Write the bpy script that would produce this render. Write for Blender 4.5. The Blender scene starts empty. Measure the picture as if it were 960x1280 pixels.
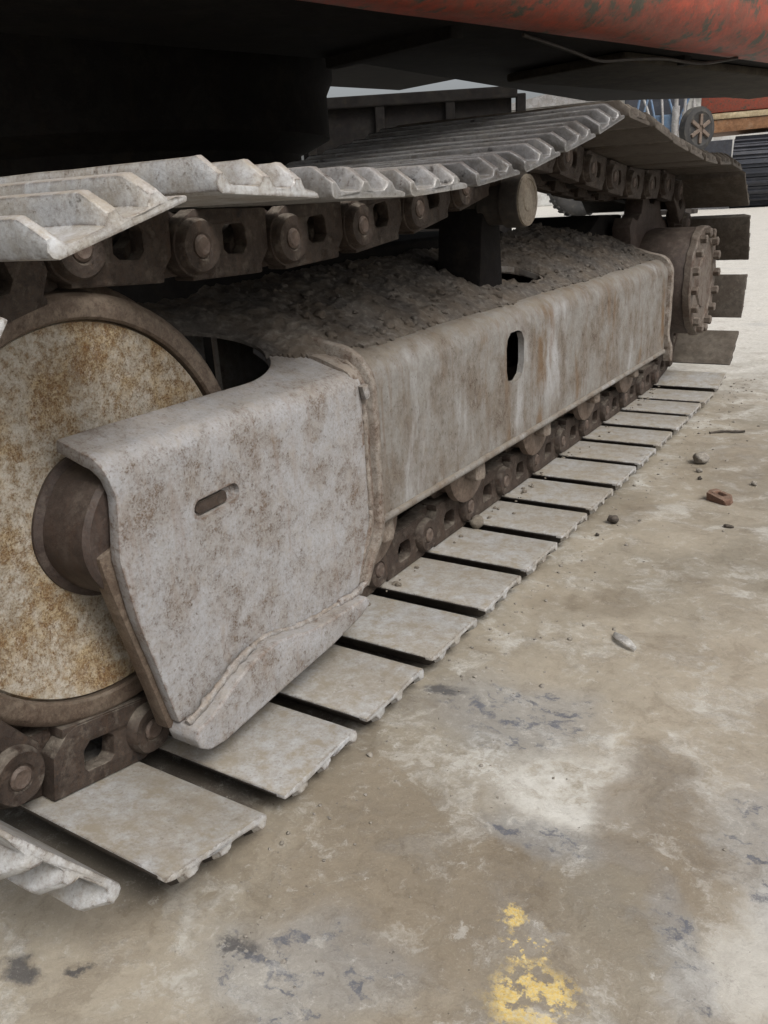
import bpy, bmesh, math, random
from mathutils import Vector, Matrix, noise
from mathutils.geometry import tessellate_polygon
random.seed(7)
S = bpy.context.scene
COL = S.collection
PI = math.pi
rad = math.radians

# ------------------------------------------------------------------ camera
cam = bpy.data.cameras.new("camera")
co = bpy.data.objects.new("camera", cam)
COL.objects.link(co)
S.camera = co
cam.sensor_fit = 'VERTICAL'
cam.sensor_height = 36.0
cam.lens = 36.0 * 1049.6 / 1280.0
cam.clip_start = 0.02
cam.clip_end = 2000
_r = Vector((0.84700383, 0.52862461, -0.05604043))
_u = Vector((-0.13773203, 0.32005354, 0.93733432))
_f = Vector((-0.51343393, 0.7862072, -0.34389511))
co.matrix_world = Matrix((( _r.x, _u.x, -_f.x, 0.9203),
                          ( _r.y, _u.y, -_f.y, -0.2814),
                          ( _r.z, _u.z, -_f.z, 0.7478),
                          (0, 0, 0, 1)))

# ------------------------------------------------------------------ light
SUN_EL, SUN_AZ = 50.0, 112.0          # azimuth measured from +Y towards +X
w = bpy.data.worlds.new("World")
S.world = w
w.use_nodes = True
nt = w.node_tree
bg = nt.nodes['Background']
sky = nt.nodes.new('ShaderNodeTexSky')
sky.sky_type = 'NISHITA'
sky.sun_disc = False
sky.sun_elevation = rad(SUN_EL)
sky.sun_rotation = rad(SUN_AZ)
sky.air_density = 1.0
sky.dust_density = 6.0
sky.ozone_density = 0.6
hsv = nt.nodes.new('ShaderNodeHueSaturation')
hsv.inputs['Saturation'].default_value = 0.32
nt.links.new(sky.outputs[0], hsv.inputs['Color'])
nt.links.new(hsv.outputs[0], bg.inputs[0])
bg.inputs[1].default_value = 0.10
sl = bpy.data.lights.new("sun", 'SUN')
sl.energy = 1.5
sl.angle = rad(22)
sl.color = (1.0, 0.98, 0.95)
so = bpy.data.objects.new("sun", sl)
COL.objects.link(so)
_d = Vector((math.sin(rad(SUN_AZ)) * math.cos(rad(SUN_EL)), math.cos(rad(SUN_AZ)) * math.cos(rad(SUN_EL)), math.sin(rad(SUN_EL))))
so.rotation_euler = _d.to_track_quat('Z', 'Y').to_euler()
S.view_settings.view_transform = 'Standard'
S.view_settings.look = 'None'
S.view_settings.gamma = 1.0
S.view_settings.exposure = 0.52

# ------------------------------------------------------------------ node helper
class NG:
    def __init__(self, name):
        self.m = bpy.data.materials.new(name)
        self.m.use_nodes = True
        self.t = self.m.node_tree
        self.b = self.t.nodes['Principled BSDF']
        self.tc = self.t.nodes.new('ShaderNodeTexCoord')
        self.oi = self.t.nodes.new('ShaderNodeObjectInfo')
        self.geo = self.t.nodes.new('ShaderNodeNewGeometry')
        # object coordinates shifted by a per-object random amount
        sc = self.vm('SCALE', self.comb(self.oi.outputs['Random'], self.math('MULTIPLY', self.oi.outputs['Random'], 3.7), self.oi.outputs['Random']), scale=11.0)
        self.v = self.vm('ADD', self.tc.outputs['Object'], sc)
        self.obj = self.tc.outputs['Object']
        self.pos = self.geo.outputs['Position']
    def put(self, sock, val):
        if val is None: return
        if isinstance(val, bpy.types.NodeSocket): self.t.links.new(val, sock)
        else:
            if sock.type == 'RGBA' and len(val) == 3: val = (*val, 1)
            sock.default_value = val
    def math(self, op, a, b=None, c=None, clamp=False):
        n = self.t.nodes.new('ShaderNodeMath'); n.operation = op; n.use_clamp = clamp
        for i, q in enumerate((a, b, c)): self.put(n.inputs[i], q)
        return n.outputs[0]
    def vm(self, op, a, b=None, scale=None):
        n = self.t.nodes.new('ShaderNodeVectorMath'); n.operation = op
        self.put(n.inputs[0], a); self.put(n.inputs[1], b)
        if scale is not None: self.put(n.inputs['Scale'], scale)
        return n.outputs['Value'] if op in ('LENGTH', 'DISTANCE', 'DOT_PRODUCT') else n.outputs[0]
    def comb(self, x, y, z):
        n = self.t.nodes.new('ShaderNodeCombineXYZ')
        for i, q in enumerate((x, y, z)): self.put(n.inputs[i], q)
        return n.outputs[0]
    def sep(self, v):
        n = self.t.nodes.new('ShaderNodeSeparateXYZ'); self.put(n.inputs[0], v); return n.outputs
    def mapping(self, v, scale=(1, 1, 1), rot=(0, 0, 0), loc=(0, 0, 0)):
        n = self.t.nodes.new('ShaderNodeMapping'); self.put(n.inputs[0], v)
        n.inputs['Scale'].default_value = scale; n.inputs['Rotation'].default_value = rot; n.inputs['Location'].default_value = loc
        return n.outputs[0]
    def noise(self, v, scale, detail=6, rough=0.6, dist=0.0, color=False):
        n = self.t.nodes.new('ShaderNodeTexNoise'); self.put(n.inputs['Vector'], v)
        n.inputs['Scale'].default_value = scale; n.inputs['Detail'].default_value = detail
        n.inputs['Roughness'].default_value = rough; n.inputs['Distortion'].default_value = dist
        return n.outputs[1] if color else n.outputs[0]
    def voro(self, v, scale):
        n = self.t.nodes.new('ShaderNodeTexVoronoi'); self.put(n.inputs['Vector'], v); n.inputs['Scale'].default_value = scale
        return n.outputs['Distance']
    def ramp(self, x, lo, hi, a=0.0, b=1.0, smooth=True):
        n = self.t.nodes.new('ShaderNodeMapRange')
        n.interpolation_type = 'SMOOTHSTEP' if smooth else 'LINEAR'
        self.put(n.inputs[0], x)
        for i, q in enumerate((lo, hi, a, b)): self.put(n.inputs[i + 1], q)
        return n.outputs[0]
    def mix(self, f, a, b, mode='MIX'):
        n = self.t.nodes.new('ShaderNodeMix'); n.data_type = 'RGBA'; n.blend_type = mode
        self.put(n.inputs['Factor'], f); self.put(n.inputs[6], a); self.put(n.inputs[7], b)
        return n.outputs[2]
    def bump(self, h, strength, dist, normal=None):
        n = self.t.nodes.new('ShaderNodeBump'); n.inputs['Strength'].default_value = strength
        n.inputs['Distance'].default_value = dist; self.put(n.inputs['Height'], h); self.put(n.inputs['Normal'], normal)
        return n.outputs[0]
    def out(self, color, rough, metal=0.0, normal=None, spec=0.4):
        self.put(self.b.inputs['Base Color'], color); self.put(self.b.inputs['Roughness'], rough)
        self.put(self.b.inputs['Metallic'], metal); self.put(self.b.inputs['Normal'], normal)
        self.put(self.b.inputs['Specular IOR Level'], spec)
        return self.m

def worn(name, base, alt, rust, rust_amt=0.5, dust=(0.3, 0.26, 0.21), dust_up=0.6, scale=1.0, rough=0.6,
         dark=(0.03, 0.025, 0.02), dark_amt=0.0, rust2=None, metal=0.0, streak=0.3, bump=0.5, spec=0.35, speck=0.8, mott=1.0, wash=0.0, edge=None, edge_r=0.006):
    """painted or bare steel: mottled base, rust blooms and pits, grime and settled dust"""
    g = NG(name)
    v = g.v
    big = g.noise(v, 7 * scale, 5, 0.6)
    mid = g.noise(v, 34 * scale, 8, 0.7)
    fine = g.noise(v, 190 * scale, 5, 0.7)
    c = g.mix(g.ramp(big, 0.38, 0.62), base, alt)
    c = g.mix(g.ramp(mid, 0.40, 0.62, 0.0, 0.65 * mott), c, [q * 0.62 for q in alt])
    m2 = g.noise(g.vm('ADD', v, (6.3, 1.9, 8.8)), 17 * scale, 7, 0.72, 0.4)
    c = g.mix(g.ramp(m2, 0.53, 0.66, 0.0, 0.6 * mott), c, [min(0.8, q * 1.3) for q in base])
    # rust
    area = g.math('ADD', g.math('MULTIPLY', big, 0.38), g.math('ADD', g.math('MULTIPLY', mid, 0.5), g.math('MULTIPLY', fine, 0.45)))
    thr = 0.93 - 0.42 * rust_amt
    r2 = rust2 or [q * 0.55 for q in rust]
    rc = g.mix(g.ramp(fine, 0.35, 0.65), rust, r2)
    rm = g.ramp(area, thr, thr + 0.16)
    c = g.mix(rm, c, rc)
    # fine speckle of rust and pale flecks
    sp = g.noise(g.vm('ADD', v, (9.1, 2.2, 5.3)), 120 * scale, 4, 0.75)
    c = g.mix(g.math('MULTIPLY', g.ramp(sp, 0.48, 0.66), speck * rust_amt), c, rc)
    c = g.mix(g.math('MULTIPLY', g.ramp(sp, 0.46, 0.34), 0.35 * speck), c, [min(0.8, q * 1.45) for q in base])
    # vertical runs
    sv = g.mapping(v, (26 * scale, 26 * scale, 2.2 * scale))
    st = g.noise(sv, 1.0, 5, 0.65)
    c = g.mix(g.ramp(st, 0.52, 0.75, 0.0, streak), c, rust)
    if wash > 0:
        # long washes where rain ran down: some pale, some rusty
        wm = g.ramp(g.noise(v, 3.2, 4, 0.6), 0.36, 0.56)
        wv = g.noise(g.mapping(g.vm('ADD', v, g.vm('SCALE', g.noise(v, 6, 3, 0.5, color=True), scale=0.12)), (6, 6, 1.3)), 1.0, 7, 0.68)
        c = g.mix(g.math('MULTIPLY', g.ramp(wv, 0.50, 0.68, 0, wash), wm), c, (0.30, 0.30, 0.30))
        wr = g.noise(g.mapping(g.vm('ADD', v, (2.7, 6.1, 0)), (11, 11, 1.4)), 1.0, 7, 0.68)
        c = g.mix(g.math('MULTIPLY', g.ramp(wr, 0.52, 0.68, 0, wash), g.ramp(big, 0.35, 0.6)), c, (0.12, 0.075, 0.04))
    # small pits
    pit = g.ramp(g.noise(v, 95 * scale, 3, 0.6), 0.62, 0.72)
    c = g.mix(g.math('MULTIPLY', pit, 0.7 * min(1, rust_amt + 0.25)), c, r2)
    if dark_amt > 0:
        dk = g.noise(g.vm('ADD', v, (3.1, 7.7, 1.3)), 13 * scale, 7, 0.68)
        dthr = 0.78 - 0.4 * dark_amt
        c = g.mix(g.ramp(dk, dthr, dthr + 0.09), c, dark)
    if edge is not None:
        bv = g.t.nodes.new('ShaderNodeBevel'); bv.samples = 4; bv.inputs['Radius'].default_value = edge_r
        em = g.ramp(g.vm('DOT_PRODUCT', bv.outputs[0], g.geo.outputs['Normal']), 0.985, 0.90)
        c = g.mix(g.math('MULTIPLY', em, g.ramp(mid, 0.38, 0.56)), c, edge)
    # settled dust lies on upward faces
    nz = g.sep(g.geo.outputs['Normal'])[2]
    dn = g.noise(v, 21 * scale, 7, 0.7)
    du = g.math('MULTIPLY', g.ramp(nz, 0.25, 0.95), g.ramp(dn, 0.28, 0.62), clamp=True)
    dm = g.math('ADD', g.math('MULTIPLY', du, dust_up), g.ramp(dn, 0.52, 0.66, 0.0, 0.38), clamp=True)
    c = g.mix(dm, c, g.mix(fine, [q * 0.8 for q in dust], [q * 1.15 for q in dust]))
    h = g.math('ADD', g.math('MULTIPLY', mid, 0.6), g.math('ADD', g.math('MULTIPLY', fine, 0.3), g.math('MULTIPLY', rm, 0.35)))
    ro = g.math('ADD', rough, g.math('MULTIPLY', g.math('ADD', rm, dm), 0.18), clamp=True)
    return g.out(c, ro, metal, g.bump(h, bump, 0.004), spec)

M = {}
M['bracket'] = worn('pale worn paint', (0.285, 0.285, 0.29), (0.235, 0.222, 0.21), (0.16, 0.105, 0.07), 0.62, (0.28, 0.255, 0.225), 0.45, 1.9, 0.55, streak=0.4, speck=0.6, mott=0.3, edge=(0.12, 0.075, 0.05), edge_r=0.008)
M['frame'] = worn('frame paint', (0.195, 0.188, 0.175), (0.135, 0.115, 0.095), (0.105, 0.066, 0.04), 0.55, (0.165, 0.142, 0.112), 0.75, 1.6, 0.62, streak=0.7, speck=0.5, mott=0.5, wash=0.95)
M['flange'] = worn('frame edge steel', (0.22, 0.20, 0.175), (0.17, 0.14, 0.115), (0.12, 0.065, 0.04), 0.62, (0.22, 0.185, 0.15), 0.6, 2.5, 0.65)
M['shoe'] = worn('track shoe steel', (0.46, 0.468, 0.475), (0.38, 0.355, 0.315), (0.155, 0.095, 0.055), 0.45, (0.30, 0.265, 0.21), 0.65, 1.5, 0.42, streak=0.1, dark=(0.06, 0.05, 0.04), dark_amt=0.3, metal=0.2, speck=0.7, mott=0.5, edge=(0.085, 0.06, 0.043), edge_r=0.006)
M['shoe_grease_shade'] = worn('greasy track shoe with painted deck shade', (0.165, 0.163, 0.162), (0.105, 0.10, 0.094), (0.10, 0.065, 0.04), 0.5, (0.20, 0.185, 0.16), 0.25, 1.5, 0.36, streak=0.1, dark=(0.02, 0.018, 0.018), dark_amt=0.45, metal=0.35, speck=0.5, mott=0.8, edge=(0.36, 0.36, 0.36), edge_r=0.006)  # dark copy: the deck's shade painted in along with grease
M['shoe_half_shade'] = worn('half greasy, half shaded track shoe', (0.29, 0.29, 0.29), (0.20, 0.19, 0.175), (0.13, 0.085, 0.055), 0.5, (0.26, 0.24, 0.205), 0.4, 1.5, 0.4, streak=0.1, dark=(0.03, 0.026, 0.024), dark_amt=0.5, metal=0.25, speck=0.6, mott=0.7, edge=(0.4, 0.39, 0.37), edge_r=0.006)  # in-between copy, eases into the painted deck shade
M['sole_gap_shade'] = worn('oily mud and gap shade on the shoe soles', (0.04, 0.033, 0.027), (0.028, 0.022, 0.018), (0.06, 0.036, 0.022), 0.4, (0.07, 0.058, 0.045), 0.3, 1.5, 0.7, speck=0.4)  # near-black soles also paint the shade inside the shoe gaps
M['shoe_mud_shade'] = worn('muddy track shoe with painted shade', (0.085, 0.073, 0.06), (0.06, 0.048, 0.037), (0.08, 0.048, 0.03), 0.5, (0.14, 0.12, 0.095), 0.5, 1.5, 0.6, streak=0.1, dark=(0.014, 0.013, 0.012), dark_amt=0.35, speck=0.5)  # dark brown copy: shade on upper and sprocket shoes painted in with mud
M['link'] = worn('track link steel', (0.050, 0.037, 0.029), (0.033, 0.023, 0.018), (0.085, 0.046, 0.024), 0.55, (0.16, 0.138, 0.112), 0.8, 2.6, 0.62, dark_amt=0.45, dark=(0.018, 0.014, 0.012), bump=0.9)
M['pin'] = worn('pin steel', (0.10, 0.076, 0.062), (0.075, 0.053, 0.042), (0.10, 0.052, 0.03), 0.5, (0.18, 0.155, 0.13), 0.4, 4.0, 0.5)
M['idler'] = worn('idler face paint', (0.36, 0.335, 0.29), (0.35, 0.275, 0.165), (0.24, 0.135, 0.05), 0.72, (0.30, 0.27, 0.225), 0.4, 2.4, 0.55, rust2=(0.11, 0.06, 0.03), streak=0.1, speck=0.9)
M['rim'] = worn('idler rim steel', (0.165, 0.13, 0.10), (0.12, 0.088, 0.066), (0.08, 0.042, 0.027), 0.5, (0.2, 0.165, 0.13), 0.4, 2.5, 0.42, metal=0.3, streak=0.0)
M['dark_steel'] = worn('greasy steel', (0.032, 0.027, 0.024), (0.022, 0.019, 0.017), (0.05, 0.03, 0.02), 0.35, (0.075, 0.062, 0.048), 0.5, 1.5, 0.65)
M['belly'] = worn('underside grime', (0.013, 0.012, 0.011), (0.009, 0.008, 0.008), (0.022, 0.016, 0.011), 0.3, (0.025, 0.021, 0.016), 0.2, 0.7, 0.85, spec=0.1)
M['lit_pan'] = worn('belly pan with painted light', (0.05, 0.043, 0.033), (0.03, 0.026, 0.02), (0.07, 0.05, 0.032), 0.4, (0.09, 0.078, 0.058), 0.2, 0.9, 0.85, spec=0.1)  # paler brown paints the light reaching the underside from the far side
M['drive'] = worn('final drive steel', (0.058, 0.043, 0.036), (0.042, 0.03, 0.025), (0.07, 0.038, 0.024), 0.55, (0.12, 0.098, 0.08), 0.5, 2.0, 0.6)
M['cover'] = worn('drive cover', (0.12, 0.102, 0.085), (0.085, 0.066, 0.053), (0.11, 0.058, 0.036), 0.6, (0.19, 0.16, 0.13), 0.4, 2.4, 0.6, dark_amt=0.35)
M['roller'] = worn('roller steel', (0.14, 0.11, 0.09), (0.11, 0.08, 0.06), (0.11, 0.06, 0.036), 0.5, (0.25, 0.21, 0.17), 0.6, 2.5, 0.6)
M['collar'] = worn('dusty collar', (0.22, 0.19, 0.16), (0.15, 0.12, 0.095), (0.15, 0.09, 0.058), 0.5, (0.3, 0.26, 0.21), 0.5, 3.5, 0.8, bump=0.9)
M['capdisc'] = worn('roller cap', (0.21, 0.185, 0.145), (0.17, 0.14, 0.105), (0.12, 0.065, 0.036), 0.45, (0.22, 0.19, 0.15), 0.4, 4.0, 0.6)
M['orange'] = worn('faded orange paint', (0.31, 0.055, 0.03), (0.24, 0.065, 0.042), (0.13, 0.075, 0.055), 0.5, (0.15, 0.115, 0.085), 0.4, 0.9, 0.55, rust2=(0.085, 0.07, 0.05), streak=0.5, dark_amt=0.62, dark=(0.06, 0.062, 0.046), bump=0.25)
M['weld'] = worn('weld bead', (0.27, 0.265, 0.26), (0.2, 0.175, 0.15), (0.13, 0.075, 0.045), 0.5, (0.24, 0.2, 0.16), 0.5, 4.0, 0.5)
M['rubber'] = worn('tyre rubber', (0.025, 0.025, 0.026), (0.035, 0.034, 0.033), (0.06, 0.05, 0.04), 0.3, (0.12, 0.11, 0.09), 0.5, 0.3, 0.8)
M['blue'] = worn('blue machine paint', (0.06, 0.12, 0.22), (0.10, 0.16, 0.24), (0.12, 0.07, 0.04), 0.35, (0.2, 0.2, 0.2), 0.4, 0.2, 0.5)
M['darkblue'] = worn('dark track steel', (0.03, 0.034, 0.045), (0.045, 0.048, 0.058), (0.06, 0.045, 0.035), 0.3, (0.09, 0.09, 0.1), 0.4, 0.2, 0.5)
M['greypaint'] = worn('grey machine paint', (0.33, 0.33, 0.33), (0.26, 0.25, 0.24), (0.14, 0.09, 0.06), 0.4, (0.3, 0.28, 0.25), 0.4, 0.2, 0.5)
M['cream'] = worn('cream stripe', (0.55, 0.46, 0.30), (0.45, 0.36, 0.22), (0.25, 0.14, 0.07), 0.4, (0.4, 0.33, 0.24), 0.3, 0.2, 0.5)
M['rustwheel'] = worn('rusty wheel', (0.30, 0.16, 0.08), (0.24, 0.12, 0.06), (0.18, 0.08, 0.03), 0.5, (0.3, 0.24, 0.18), 0.3, 0.3, 0.6)
M['wallpaint'] = worn('pale wall', (0.55, 0.55, 0.53), (0.48, 0.47, 0.45), (0.3, 0.24, 0.18), 0.2, (0.5, 0.47, 0.42), 0.2, 0.05, 0.8)
M['pebble'] = worn('pebble', (0.24, 0.22, 0.195), (0.17, 0.155, 0.135), (0.12, 0.1, 0.08), 0.3, (0.28, 0.25, 0.2), 0.5, 4.0, 0.85)
M['mudcrumb'] = worn('mud crumb', (0.15, 0.13, 0.105), (0.11, 0.092, 0.072), (0.1, 0.08, 0.06), 0.3, (0.2, 0.175, 0.14), 0.5, 4.0, 0.9)
M['darkclod'] = worn('dark clod', (0.06, 0.05, 0.042), (0.045, 0.038, 0.03), (0.08, 0.06, 0.045), 0.3, (0.12, 0.1, 0.08), 0.3, 4.0, 0.85)
M['brickred'] = worn('brick fragment', (0.19, 0.105, 0.072), (0.14, 0.08, 0.057), (0.1, 0.06, 0.045), 0.35, (0.26, 0.2, 0.15), 0.4, 5.0, 0.85)
M['chip'] = worn('bright metal chip', (0.6, 0.6, 0.58), (0.45, 0.43, 0.4), (0.1, 0.07, 0.05), 0.3, (0.5, 0.48, 0.44), 0.2, 6.0, 0.4, metal=0.3)

def dirt_mat():
    g = NG('dry dirt')
    v = g.pos
    a = g.noise(v, 9, 6, 0.6); b = g.noise(v, 60, 8, 0.7); c = g.voro(v, 70)
    col = g.mix(g.ramp(a, 0.35, 0.65), (0.105, 0.086, 0.068), (0.075, 0.067, 0.06))
    col = g.mix(g.ramp(b, 0.45, 0.75, 0, 0.7), col, (0.20, 0.185, 0.165))
    col = g.mix(g.ramp(b, 0.3, 0.42, 0.7, 0), col, (0.045, 0.036, 0.028))
    h = g.math('ADD', b, g.math('MULTIPLY', c, -0.5))
    return g.out(col, 0.95, 0, g.bump(h, 0.9, 0.008), 0.15)
M['dirt'] = dirt_mat()

def ground_mat():
    g = NG('stained concrete')
    p = g.mapping(g.pos, (1, 1, 0))
    warp = g.vm('ADD', p, g.vm('SCALE', g.vm('SUBTRACT', g.noise(p, 5, 6, 0.65, color=True), (0.5, 0.5, 0.5)), scale=0.22))
    wfine = g.vm('ADD', p, g.vm('SCALE', g.vm('SUBTRACT', g.noise(p, 22, 6, 0.7, color=True), (0.5, 0.5, 0.5)), scale=0.07))
    def blob(x, y, rx, ry, ang=0.0, v=warp, soft=0.45):
        q = g.mapping(g.vm('SUBTRACT', v, (x, y, 0)), (1, 1, 1), (0, 0, rad(-ang)))
        q = g.vm('MULTIPLY', q, (1 / rx, 1 / ry, 0))
        return g.ramp(g.vm('LENGTH', q), 1 + soft, 1 - soft)
    def mx(*ms):
        o = ms[0]
        for q in ms[1:]: o = g.math('MAXIMUM', o, q)
        return o
    big = g.noise(warp, 1.6, 6, 0.6); mid = g.noise(warp, 7.5, 8, 0.68); fine = g.noise(p, 60, 8, 0.72); grit = g.noise(p, 320, 4, 0.7)
    c = g.mix(g.ramp(big, 0.35, 0.65), (0.315, 0.277, 0.215), (0.20, 0.177, 0.135))
    # pale scoured cement
    pale = g.math('MULTIPLY', g.ramp(mid, 0.5, 0.68), 0.75)
    pale = mx(pale, g.math('MULTIPLY', blob(0.60, 0.62, 0.12, 0.085, 20), g.ramp(mid, 0.32, 0.5)), g.math('MULTIPLY', blob(0.88, 0.52, 0.05, 0.16, -20), 0.7), g.math('MULTIPLY', blob(0.47, 0.62, 0.035, 0.10, 35), g.ramp(fine, 0.4, 0.6)))
    c = g.mix(pale, c, (0.50, 0.49, 0.45))
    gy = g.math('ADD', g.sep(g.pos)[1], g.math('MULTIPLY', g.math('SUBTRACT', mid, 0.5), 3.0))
    c = g.mix(g.ramp(gy, 2.4, 4.2, 0, 0.9), c, g.mix(g.ramp(fine, 0.35, 0.65), (0.66, 0.64, 0.59), (0.56, 0.535, 0.48)))  # far ground painted near white in place of open-sky glare
    # brown earth film
    brown = mx(g.math('MULTIPLY', g.ramp(g.noise(g.vm('ADD', warp, (4.2, 1.1, 0)), 3.2, 6, 0.6), 0.5, 0.66), g.ramp(g.sep(g.pos)[1], 2.2, 3.6, 0.7, 0.15)),
               blob(0.72, 0.61, 0.075, 0.15, 12, soft=0.3), blob(0.52, 0.36, 0.17, 0.14, 20, soft=0.5), blob(0.42, 0.42, 0.10, 0.2, 40, soft=0.5), g.math('MULTIPLY', blob(0.50, 2.2, 0.16, 0.35, 0), 0.55), g.math('MULTIPLY', blob(0.63, 1.05, 0.07, 0.06, 0), 0.5))
    c = g.mix(g.math('MULTIPLY', brown, 0.72), c, g.mix(g.ramp(mid, 0.35, 0.65), (0.205, 0.168, 0.12), (0.155, 0.126, 0.09)))
    # blue-grey scuffs and oil
    q = g.mapping(wfine, (1.0, 2.3, 1), (0, 0, rad(28)))
    crk = g.noise(q, 21, 7, 0.72)
    scuff = mx(blob(0.46, 0.76, 0.13, 0.10, 30), blob(0.84, 0.64, 0.05, 0.13, 10), blob(0.79, 0.43, 0.03, 0.10, 40), blob(0.45, 0.21, 0.11, 0.07, 20), blob(0.61, 0.50, 0.10, 0.04, 10), g.ramp(big, 0.6, 0.72, 0, 0.8))
    thr = g.math('SUBTRACT', 0.735, g.math('MULTIPLY', scuff, 0.225))
    sm = g.math('MULTIPLY', g.ramp(g.math('SUBTRACT', crk, thr), 0.0, 0.085), g.ramp(fine, 0.30, 0.52, 0.35, 1.0))
    c = g.mix(g.math('MULTIPLY', scuff, 0.38), c, (0.255, 0.27, 0.285))
    c = g.mix(g.math('MULTIPLY', sm, 0.85), c, (0.085, 0.095, 0.12))
    # oily mud under the track, darkened to paint the shade in the gaps
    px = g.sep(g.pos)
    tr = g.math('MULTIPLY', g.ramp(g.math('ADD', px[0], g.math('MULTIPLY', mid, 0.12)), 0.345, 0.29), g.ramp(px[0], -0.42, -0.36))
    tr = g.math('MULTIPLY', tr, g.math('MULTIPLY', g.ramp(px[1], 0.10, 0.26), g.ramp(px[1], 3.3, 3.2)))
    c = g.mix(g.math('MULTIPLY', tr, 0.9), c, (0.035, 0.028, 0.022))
    # grease spots
    oil = mx(blob(0.19, 0.065, 0.022, 0.018, v=wfine, soft=0.4), g.math('MULTIPLY', blob(0.375, 0.205, 0.022, 0.016, v=wfine), g.ramp(fine, 0.42, 0.52)), blob(0.335, 0.755, 0.03, 0.012, 20, v=wfine), blob(0.25, 0.10, 0.016, 0.006, 30, v=wfine))
    c = g.mix(g.math('MULTIPLY', oil, 0.85), c, (0.05, 0.05, 0.055))
    # yellow paint splashes
    yq = g.noise(p, 42, 6, 0.7)
    ym = mx(g.math('MULTIPLY', blob(0.682, 0.300, 0.044, 0.036, 20, v=wfine, soft=0.35), g.ramp(yq, 0.45, 0.52)), g.math('MULTIPLY', blob(0.622, 0.385, 0.012, 0.018, 30, v=wfine, soft=0.3), g.ramp(yq, 0.46, 0.55)),
            g.math('MULTIPLY', blob(0.655, 0.355, 0.02, 0.035, 20, v=wfine, soft=0.5), g.ramp(yq, 0.53, 0.58)))
    c = g.mix(ym, c, g.mix(g.ramp(grit, 0.4, 0.6), (0.62, 0.44, 0.12), (0.58, 0.48, 0.25)))
    # hairline wear and pale flecks
    cq = g.noise(g.mapping(wfine, (1, 3.2, 1), (0, 0, rad(-18))), 13, 8, 0.75)
    c = g.mix(g.math('MULTIPLY', g.ramp(g.math('ABSOLUTE', g.math('SUBTRACT', cq, 0.5)), 0.018, 0.0), g.ramp(mid, 0.42, 0.6, 0, 0.5)), c, (0.11, 0.10, 0.09))
    c = g.mix(g.ramp(g.noise(g.vm('ADD', wfine, (2, 5, 0)), 34, 7, 0.75), 0.58, 0.68, 0, 0.5), c, (0.5, 0.49, 0.455))
    mot = g.noise(g.vm('ADD', warp, (7.7, 3.3, 0)), 12, 9, 0.78, 0.3)
    c = g.mix(g.ramp(mot, 0.50, 0.36, 0, 0.55), c, g.mix(1.0, c, (0.62, 0.58, 0.54), 'MULTIPLY'))
    c = g.mix(g.ramp(mot, 0.53, 0.66, 0, 0.6), c, (0.44, 0.425, 0.385))
    dsp = g.noise(g.mapping(wfine, (1, 1.8, 1), (0, 0, rad(35))), 48, 8, 0.8)
    c = g.mix(g.ramp(dsp, 0.60, 0.70, 0, 0.7), c, (0.085, 0.08, 0.078))
    # grain
    c = g.mix(g.ramp(fine, 0.3, 0.75, 0.0, 0.45), c, g.mix(0.5, c, (0.12, 0.10, 0.08)))
    c = g.mix(g.ramp(grit, 0.56, 0.75, 0, 0.3), c, (0.5, 0.48, 0.44))
    c = g.mix(g.ramp(g.noise(p, 95, 3, 0.6), 0.69, 0.75, 0, 0.8), c, (0.07, 0.06, 0.05))
    ro = g.math('SUBTRACT', 0.66, g.math('ADD', g.math('MULTIPLY', brown, 0.22), g.math('MULTIPLY', sm, 0.2)), clamp=True)
    h = g.math('ADD', g.math('MULTIPLY', fine, 0.5), g.math('ADD', g.math('MULTIPLY', mid, 1.6), g.math('MULTIPLY', grit, 0.12)))
    return g.out(c, ro, 0, g.bump(h, 0.38, 0.006), 0.5)
M['ground'] = ground_mat()

# ------------------------------------------------------------------ mesh helpers
def new(name, bm, mat, parent=None, smooth=None, **props):
    bmesh.ops.recalc_face_normals(bm, faces=bm.faces[:])
    me = bpy.data.meshes.new(name)
    if smooth is not None:
        for f in bm.faces: f.smooth = True
    bm.to_mesh(me); bm.free()
    if smooth is not None: me.set_sharp_from_angle(angle=rad(smooth))
    me.materials.append(M[mat])
    o = bpy.data.objects.new(name, me)
    COL.objects.link(o)
    if parent: o.parent = parent
    for k, q in props.items(): o[k] = q
    return o
def empty(name, loc=(0, 0, 0), **props):
    o = bpy.data.objects.new(name, None); COL.objects.link(o); o.location = loc
    o.empty_display_size = 0.1
    for k, q in props.items(): o[k] = q
    return o
def dup(o, parent, matrix=None):
    c = o.copy(); COL.objects.link(c); c.parent = parent
    if matrix is not None: c.matrix_local = matrix
    for ch in list(o.children):
        d = ch.copy(); COL.objects.link(d); d.parent = c
    return c
def bevel(bm, off, ang=32, seg=2):
    bmesh.ops.remove_doubles(bm, verts=bm.verts[:], dist=1e-5)
    bmesh.ops.recalc_face_normals(bm, faces=bm.faces[:])
    es = [e for e in bm.edges if len(e.link_faces) == 2 and e.calc_face_angle(0) > rad(ang)]
    bmesh.ops.bevel(bm, geom=es, offset=off, offset_type='OFFSET', segments=seg, profile=0.6, affect='EDGES', clamp_overlap=True)
    return bm
def box(bm, lo, hi, mat=None):
    vs = [bm.verts.new((x, y, z)) for x in (lo[0], hi[0]) for y in (lo[1], hi[1]) for z in (lo[2], hi[2])]
    for f in ((0, 1, 3, 2), (4, 6, 7, 5), (0, 4, 5, 1), (2, 3, 7, 6), (0, 2, 6, 4), (1, 5, 7, 3)):
        bm.faces.new([vs[i] for i in f])
    if mat is not None: bmesh.ops.transform(bm, matrix=mat, verts=vs)
    return vs
def rbox(lo, hi, off=0.004, mat=None):
    bm = bmesh.new(); box(bm, lo, hi); bevel(bm, off)
    if mat is not None: bm.transform(mat)
    return bm
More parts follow.
